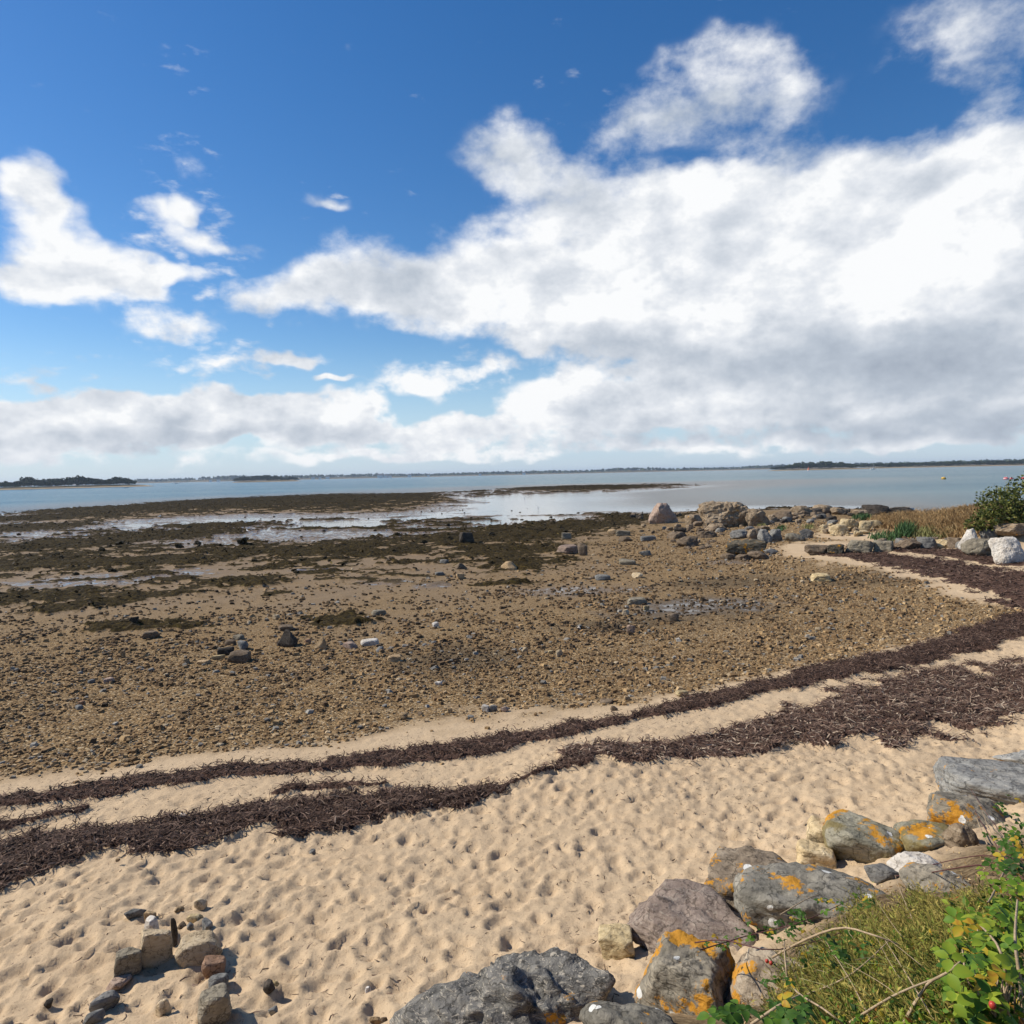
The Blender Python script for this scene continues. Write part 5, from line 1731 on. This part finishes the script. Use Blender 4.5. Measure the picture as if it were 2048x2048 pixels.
island('left_island', -60, 312, 1000, 45, [(-50, 962), (10, 962), (30, 960), (35, 955), (45, 953), (56, 953.5), (62, 958), (85, 957), (95, 955), (115, 957), (130, 953), (143, 950.5), (150, 952), (157, 951.5), (175, 954.5), (200, 958), (212, 957), (222, 953), (240, 953), (256, 953.5), (266, 960)],
       'low wooded island with a sandy rim at the left', 'dark tree in the wood of the left island', 'trees of the left island', 7.0)
island('middle_island', 462, 604, 1600, 60, [(468, 956), (480, 952.5), (500, 953), (507, 950.5), (520, 951), (527, 949), (540, 950), (555, 951), (565, 953.5), (571, 954), (578, 952), (587, 951.5), (597, 957)],
       'small round wooded island in the middle distance', 'dark tree in the wood of the small middle island', 'trees of the middle island', 5.0)
island('right_island', 1535, 1740, 1500, 70, [(1545, 934), (1570, 931), (1584, 929), (1590, 925), (1605, 922.5), (1612, 925), (1622, 921), (1632, 925), (1648, 921.5), (1662, 922), (1685, 923), (1700, 926), (1718, 927)],
       'wooded headland with a pale beach at the right', 'dark tree in the wood of the right headland', 'trees of the right headland', 6.0)
island('right_shore', 1690, 2200, 1700, 80, [(1720, 927.5), (1740, 926), (1780, 926), (1820, 925), (1850, 924), (1870, 923.5), (1885, 924), (1940, 921), (1946, 923), (1960, 921.5), (2000, 920.5), (2048, 919.5), (2190, 917)],
       'long low wooded shore at the right edge', 'dark tree on the long low shore at the right', 'trees of the right shore', 7.0, rows_=2)

# far mainland across the bay, too far to tell its trees apart
FAR = [(180, 5), (250, 6), (330, 6), (400, 8), (470, 9), (560, 8), (650, 7), (720, 8), (800, 6), (880, 5), (1000, 6), (1080, 6), (1180, 5), (1230, 8.5), (1300, 8), (1340, 5), (1450, 4.5), (1500, 6), (1580, 7), (1800, 6), (2300, 7), (2600, 6)]
fp = np.linspace(-700, 2700, 300)
fh = np.interp(fp, [q[0] for q in FAR], [q[1] for q in FAR]) * 3600 / FPX
azs = np.array([azel(p, horizon_px(p))[0] for p in np.clip(fp, -200, 2250)]) + (fp - np.clip(fp, -200, 2250)) / FPX * .7
fd = 3600 + 250 * (fbm2(fp / 160, fp * 0, 3, 5) - .5)
V_ = []
for k, (dz_, zf) in enumerate([(-90, -.8), (-60, .9), (0, .45), (150, .55), (500, .3), (900, -.2)]):
    dd = fd + dz_
    zz = np.full_like(fp, zf) if k < 2 or k == 5 else fh * zf
    V_.append(np.stack([np.sin(azs) * dd, np.cos(azs) * dd, zz], 1))
me = build_mesh('far_shore', np.concatenate(V_), grid_faces(6, 300), MAT_LAND)
tag(obj('far_shore', me), kind='structure')
r = np.random.default_rng(91)
n = 9000
i_ = r.uniform(0, 299, n)
dd = np.interp(i_, np.arange(300), fd) + r.uniform(-10, 320, n)
aa = np.interp(i_, np.arange(300), azs); hh = np.interp(i_, np.arange(300), fh)
open_ = fbm2(i_ / 9, dd / 120, 3, 15) > .40
cc = np.stack([np.sin(aa) * dd, np.cos(aa) * dd, hh * .45 + r.uniform(0, 1, n) * hh * .55], 1)[open_]
me = leaf_mesh('far_wood', cc, 8.0, 93, MAT_FARLEAF, updir=(-.3, -.5, .4), aspect=.9)
tag(obj('far_wood', me), 'bluish woods along the far shore across the bay', 'wood', kind='stuff')

MAT_WALL = plain('house_wall', (.75, .73, .69), .8, .5, .1)
MAT_ROOF = plain('house_roof', (.12, .10, .10), .8, .5, .2)
MAT_DARKWIN = plain('house_window', (.05, .055, .06), .3, 1, .1)


def house(px, dist, wd, label, z0=4.0):
    p = at_dist(px, dist)
    a = math.atan2(p[0], p[1])
    o = bpy.data.objects.new('house', None); COL.objects.link(o)
    o.location = (p[0], p[1], z0); o.rotation_euler = (0, 0, -a)
    tag(o, label, 'house', 'white houses on the far shore')
    w_, d_, h_ = wd / 2, wd * .3, wd * .34
    v = [(-w_, -d_, -4), (w_, -d_, -4), (w_, d_, -4), (-w_, d_, -4), (-w_, -d_, h_), (w_, -d_, h_), (w_, d_, h_), (-w_, d_, h_)]
    f = [(0, 1, 5, 4), (1, 2, 6, 5), (2, 3, 7, 6), (3, 0, 4, 7)]
    obj('wall', build_mesh('wall', v, f, MAT_WALL, smooth=False), parent=o)
    e = .4
    v = [(-w_ - e, -d_ - e, h_ - .2), (w_ + e, -d_ - e, h_ - .2), (w_ + e, 0, h_ + d_ * .9), (-w_ - e, 0, h_ + d_ * .9), (-w_ - e, d_ + e, h_ - .2), (w_ + e, d_ + e, h_ - .2)]
    obj('roof', build_mesh('roof', v, [(0, 1, 2, 3), (3, 2, 5, 4)], MAT_ROOF, smooth=False), parent=o)
    for k in range(3):
        cx = (k - 1) * wd * .28
        v = [(cx - .6, -d_ - .05, 1), (cx + .6, -d_ - .05, 1), (cx + .6, -d_ - .05, 2.4), (cx - .6, -d_ - .05, 2.4)]
        obj('window', build_mesh('window', v, [(0, 1, 2, 3)], MAT_DARKWIN, smooth=False), parent=o)


for (px, wd, label) in [(421, 12, 'small white house left of the middle island on the far shore'), (437, 14, 'white house near the left end of the middle island on the far shore'), (626, 16, 'pale house just right of the middle island'), (640, 14, 'low pale house second right of the middle island'),
                        (655, 18, 'bright white house third right of the middle island'), (760, 26, 'large white building, left of the white cluster on the far shore'), (771, 20, 'white building in the middle of the far shore cluster'), (780, 16, 'white house, right of the white cluster on the far shore'),
                        (819, 18, 'lone white house right of the far shore cluster'), (857, 12, 'tiny white house on the middle far shore'), (960, 14, 'pale low house near the centre of the far shore'), (1048, 16, 'pale house on the far shore above the outer weed ledge')]:
    house(px, 3480, wd, label)

# ------------------------------------------------------------------ boats, buoys, birds
MAT_HULL = plain('white_hull', (.80, .80, .78), .35, 2, .05)
MAT_DECK = plain('boat_deck', (.45, .40, .33), .6, 4, .15)
MAT_MAST = plain('mast_metal', (.6, .6, .6), .35, 4, .1)
MAT_GLASS = plain('boat_window', (.03, .04, .05), .15, 4, .1)
MAT_BLACK = plain('dark_hull', (.04, .045, .05), .5, 4, .1)


def hull_mesh(L, B, Hh, mat, name='hull'):
    st = np.linspace(0, 1, 14)
    rowsv = []
    for s_ in st:
        bw = B / 2 * (math.sin(math.pi * min(1, .18 + s_ * .62)) if s_ < .55 else math.cos((s_ - .55) / .45 * math.pi / 2) ** .8 * .99 + .01)
        sheer = Hh * (1 + .25 * (s_ - .4) ** 2 * 3)
        keel = -Hh * .5 * (1 - s_ ** 4)
        x_ = (s_ - .5) * L + (.05 * L if s_ == 1 else 0)
        rowsv.append([(x_, -bw, sheer), (x_, -bw * .85, Hh * .3), (x_, 0, keel), (x_, bw * .85, Hh * .3), (x_, bw, sheer), (x_, 0, sheer * .96)])
    v = np.array(rowsv).reshape(-1, 3)
    f = []
    for i in range(13):
        for j in range(6):
            k = (j + 1) % 6
            f.append((i * 6 + j, i * 6 + k, (i + 1) * 6 + k, (i + 1) * 6 + j))
    f.append((0, 1, 2, 3)); f.append((0, 3, 4, 5))
    return build_mesh(name, v, np.array(f), mat, smooth=False)


def box_mesh(name, sx_, sy_, sz_, mat, taper=.85):
    v = CUBE * np.array([sx_, sy_, sz_]) * .5
    v[4:, :2] *= taper
    return build_mesh(name, v, np.array([(0, 3, 2, 1), (4, 5, 6, 7), (0, 1, 5, 4), (1, 2, 6, 5), (2, 3, 7, 6), (3, 0, 4, 7)]), mat, smooth=False)


def sailboat(px, dist, L, label, heading, mast=True):
    p = at_dist(px, dist)
    o = bpy.data.objects.new('sailboat' if mast else 'motor_boat', None); COL.objects.link(o)
    o.location = (p[0], p[1], .0); o.rotation_euler = (0, 0, heading)
    tag(o, label, 'boat')
    obj('hull', hull_mesh(L, L * .3, L * .115, MAT_HULL), parent=o)
    cb_ = obj('cabin', box_mesh('cabin', L * .34, L * .17, L * .1, MAT_HULL), parent=o, loc=(L * .06, 0, L * .16))
    obj('window', box_mesh('window', L * .22, L * .172, L * .03, MAT_GLASS, 1.0), parent=cb_, loc=(0, 0, L * .01))
    if mast:
        obj('mast', tube_mesh('mast', [(L * .08, 0, L * .1), (L * .08, 0, L * .7), (L * .07, 0, L * 1.25)], [.16, .14, .10], MAT_MAST, 6), parent=o)
        obj('boom', tube_mesh('boom', [(L * .08, 0, L * .26), (-L * .15, 0, L * .27), (-L * .34, 0, L * .27)], [.17, .17, .14], MAT_HULL, 6), parent=o)
        for e in [(L * .5, 0, L * .13), (-L * .48, 0, L * .12)]:
            obj('stay', tube_mesh('stay', [(L * .07, 0, L * 1.22), ((L * .07 + e[0]) / 2, 0, (L * 1.22 + e[2]) / 2), e], .035, MAT_MAST, 4), parent=o)
    return o


sailboat(1746, 1250, 9.5, 'white sailboat at anchor before the right shore', .15)
sailboat(352, 1900, 11, 'tiny white boat between the left and the middle island', .1, False)
p = at_dist(252, 800)
o = bpy.data.objects.new('rowing_boat', None); COL.objects.link(o); o.location = (p[0], p[1], .02); o.rotation_euler = (0, 0, .1)
tag(o, 'small dark rowing boat off the left island', 'boat')
obj('hull', hull_mesh(4.2, 1.5, .42, MAT_BLACK), parent=o)
obj('thwart', box_mesh('thwart', .3, 1.2, .06, MAT_DECK, 1), parent=o, loc=(0, 0, .40))


def lathe(name, prof, mat, seg=20):
    an = np.arange(seg) / seg * 6.28318
    v = np.array([[(r_ * math.cos(a), r_ * math.sin(a), z_) for a in an] for (r_, z_) in prof]).reshape(-1, 3)
    f = []
    for i in range(len(prof) - 1):
        for j in range(seg):
            k = (j + 1) % seg
            f.append((i * seg + j, i * seg + k, (i + 1) * seg + k, (i + 1) * seg + j))
    return build_mesh(name, v, np.array(f), mat)


def buoy(px, py, wpx, col, label, name='mooring_buoy', stripe=None):
    d = ray(px, py)
    t = (0 - CAM_Z) / d[2]
    c = np.array([d[0] * t, d[1] * t])
    R_ = .5 * wpx * depth_at((c[0], c[1], 0)) / FPX
    o = bpy.data.objects.new(name, None); COL.objects.link(o); o.location = (c[0], c[1], 0)
    o.rotation_euler = (.12, .1, 0)
    tag(o, label, 'buoy')
    mt = plain(name + '_paint', col, .4, 3, .15)
    prof = [(.02, -.35 * R_)] + [(R_ * math.cos(a), R_ * (.30 + .72 * math.sin(a))) for a in np.linspace(-1.1, 1.5, 14)] + [(.02, R_ * 1.03)]
    b = obj('float', lathe('float', prof, mt), parent=o)
    obj('band', lathe('band', [(R_ * 1.0, R_ * .2), (R_ * 1.02, R_ * .24), (R_ * 1.02, R_ * .38), (R_ * 1.0, R_ * .42)], plain('band', stripe or tuple(q * .4 for q in col), .5, 3, .1)), parent=b)
    an = np.linspace(0, 6.283, 14)
    obj('ring', tube_mesh('ring', np.stack([R_ * .16 * np.cos(an), an * 0, R_ * 1.14 + R_ * .16 * np.sin(an)], 1), R_ * .045, MAT_MAST, 5), parent=o)
    return o


buoy(1887, 958.5, 9.0, (.62, .38, .06), 'yellow mooring buoy on the water at the right')
buoy(2012, 959, 9.5, (.60, .12, .12), 'pink and white mooring buoy left of the one at the edge', stripe=(.7, .6, .6))
buoy(2023, 958.5, 7.0, (.58, .14, .16), 'smaller pink mooring buoy touching the pink and white one')
buoy(2046, 958, 7.0, (.58, .08, .08), 'red mooring buoy cut by the right edge')
# channel mark off the headland
p = at_dist(1617, 1380)
o = bpy.data.objects.new('channel_mark', None); COL.objects.link(o); o.location = (p[0], p[1], 0)
tag(o, 'orange red channel mark on the shoal before the right headland', 'beacon')
MAT_OR = plain('mark_orange', (.62, .16, .07), .5, 1, .1)
obj('body', lathe('body', [(.05, -.5), (2.0, -.5), (2.1, .8), (1.7, 1.6), (1.2, 3.4), (.8, 4.4), (.03, 4.5)], MAT_OR, 16), parent=o)
obj('topmark', lathe('topmark', [(.02, 4.4), (.12, 4.4), (.12, 5.2), (.6, 5.2), (.6, 6.2), (.02, 6.2)], MAT_OR, 12), parent=o)
obj('base', lathe('base', [(.02, .55), (2.4, .5), (2.4, -.3), (.02, -.5)], MAT_WALL, 16), parent=o)

MAT_FEATHER = plain('white_feather', (.8, .8, .78), .8, 40, .08)
MAT_BEAK = plain('dark_beak', (.05, .045, .03), .5, 40, .1)


def bird(px, py, hgt, label, heron=True, yaw=0.0):
    d = ray(px, py)
    g = ground_pt(px, py)
    z0 = max(0.0, float(surf(g[0], g[1])[0]))
    o = bpy.data.objects.new('egret' if heron else 'gull', None); COL.objects.link(o)
    o.location = (g[0], g[1], z0); o.rotation_euler = (0, 0, yaw); o.scale = (hgt, hgt, hgt)
    tag(o, label, 'bird')
    if heron:
        spine = bez([(-.34, 0, .40), (-.2, 0, .46), (0, 0, .53), (.14, 0, .60), (.17, 0, .70), (.11, 0, .80), (.15, 0, .92), (.22, 0, .95), (.27, 0, .945)], 22)
        rad = np.interp(np.linspace(0, 1, 22), [0, .1, .28, .42, .5, .75, .86, .93, 1], [.015, .06, .115, .09, .045, .03, .045, .04, .012])
        obj('body', tube_mesh('body', spine, rad, MAT_FEATHER, 9), parent=o)
        obj('beak', tube_mesh('beak', [(.25, 0, .945), (.32, 0, .935), (.42, 0, .92)], [.014, .01, .002], MAT_BEAK, 5), parent=o)
        for s_ in (-1, 1):
            obj('leg', tube_mesh('leg', [(-.02, s_ * .035, .46), (-.04, s_ * .04, .24), (.0, s_ * .04, -.03)], [.014, .01, .009], MAT_BEAK, 5), parent=o)
    else:
        spine = bez([(-.55, 0, .42), (-.35, 0, .48), (-.05, 0, .52), (.22, 0, .60), (.32, 0, .76), (.42, 0, .84), (.5, 0, .82)], 18)
        rad = np.interp(np.linspace(0, 1, 18), [0, .15, .4, .6, .75, .87, 1], [.02, .09, .19, .16, .1, .105, .03])
        obj('body', tube_mesh('body', spine, rad, MAT_FEATHER, 9), parent=o)
        obj('beak', tube_mesh('beak', [(.48, 0, .82), (.56, 0, .81), (.64, 0, .78)], [.03, .022, .004], MAT_BEAK, 5), parent=o)
        for s_ in (-1, 1):
            obj('leg', tube_mesh('leg', [(0, s_ * .07, .38), (-.03, s_ * .07, .18), (.0, s_ * .07, -.04)], [.022, .016, .015], MAT_BEAK, 5), parent=o)


bird(1076, 1021, .72, 'white egret standing in the shallow water in the middle', True, 2.6)
bird(319, 1036, .5, 'white gull by the long shallow pool at the left', False, .4)
bird(495, 1065, .36, 'white gull on the wet mud at the centre left', False, 2.4)
bird(970, 997, .42, 'white gull on the flat beyond the egret, left of two', False, .2)
bird(1049, 997.5, .42, 'white gull on the flat beyond the egret, right of two', False, 3.0)

# ------------------------------------------------------------------ haze of the sea air
hz = bmesh.new()
bmesh.ops.create_cube(hz, size=1.0)
me = bpy.data.meshes.new('haze'); hz.to_mesh(me); hz.free()
mh = bpy.data.materials.new('haze_air'); mh.use_nodes = True
ht = NT(mh.node_tree)
pv = ht.add('ShaderNodeVolumePrincipled')
pv.inputs['Color'].default_value = (.62, .76, .95, 1)
pv.inputs['Density'].default_value = .00010
pv.inputs['Anisotropy'].default_value = .2
ho = ht.add('ShaderNodeOutputMaterial')
ht.l.new(pv.outputs[0], ho.inputs['Volume'])
me.materials.append(mh)
hb_ = obj('haze', me, loc=(0, 4600, 15.0), scale=(19000, 9400, 37.0))
tag(hb_, 'thin bluish sea haze over the bay', 'haze', kind='stuff')
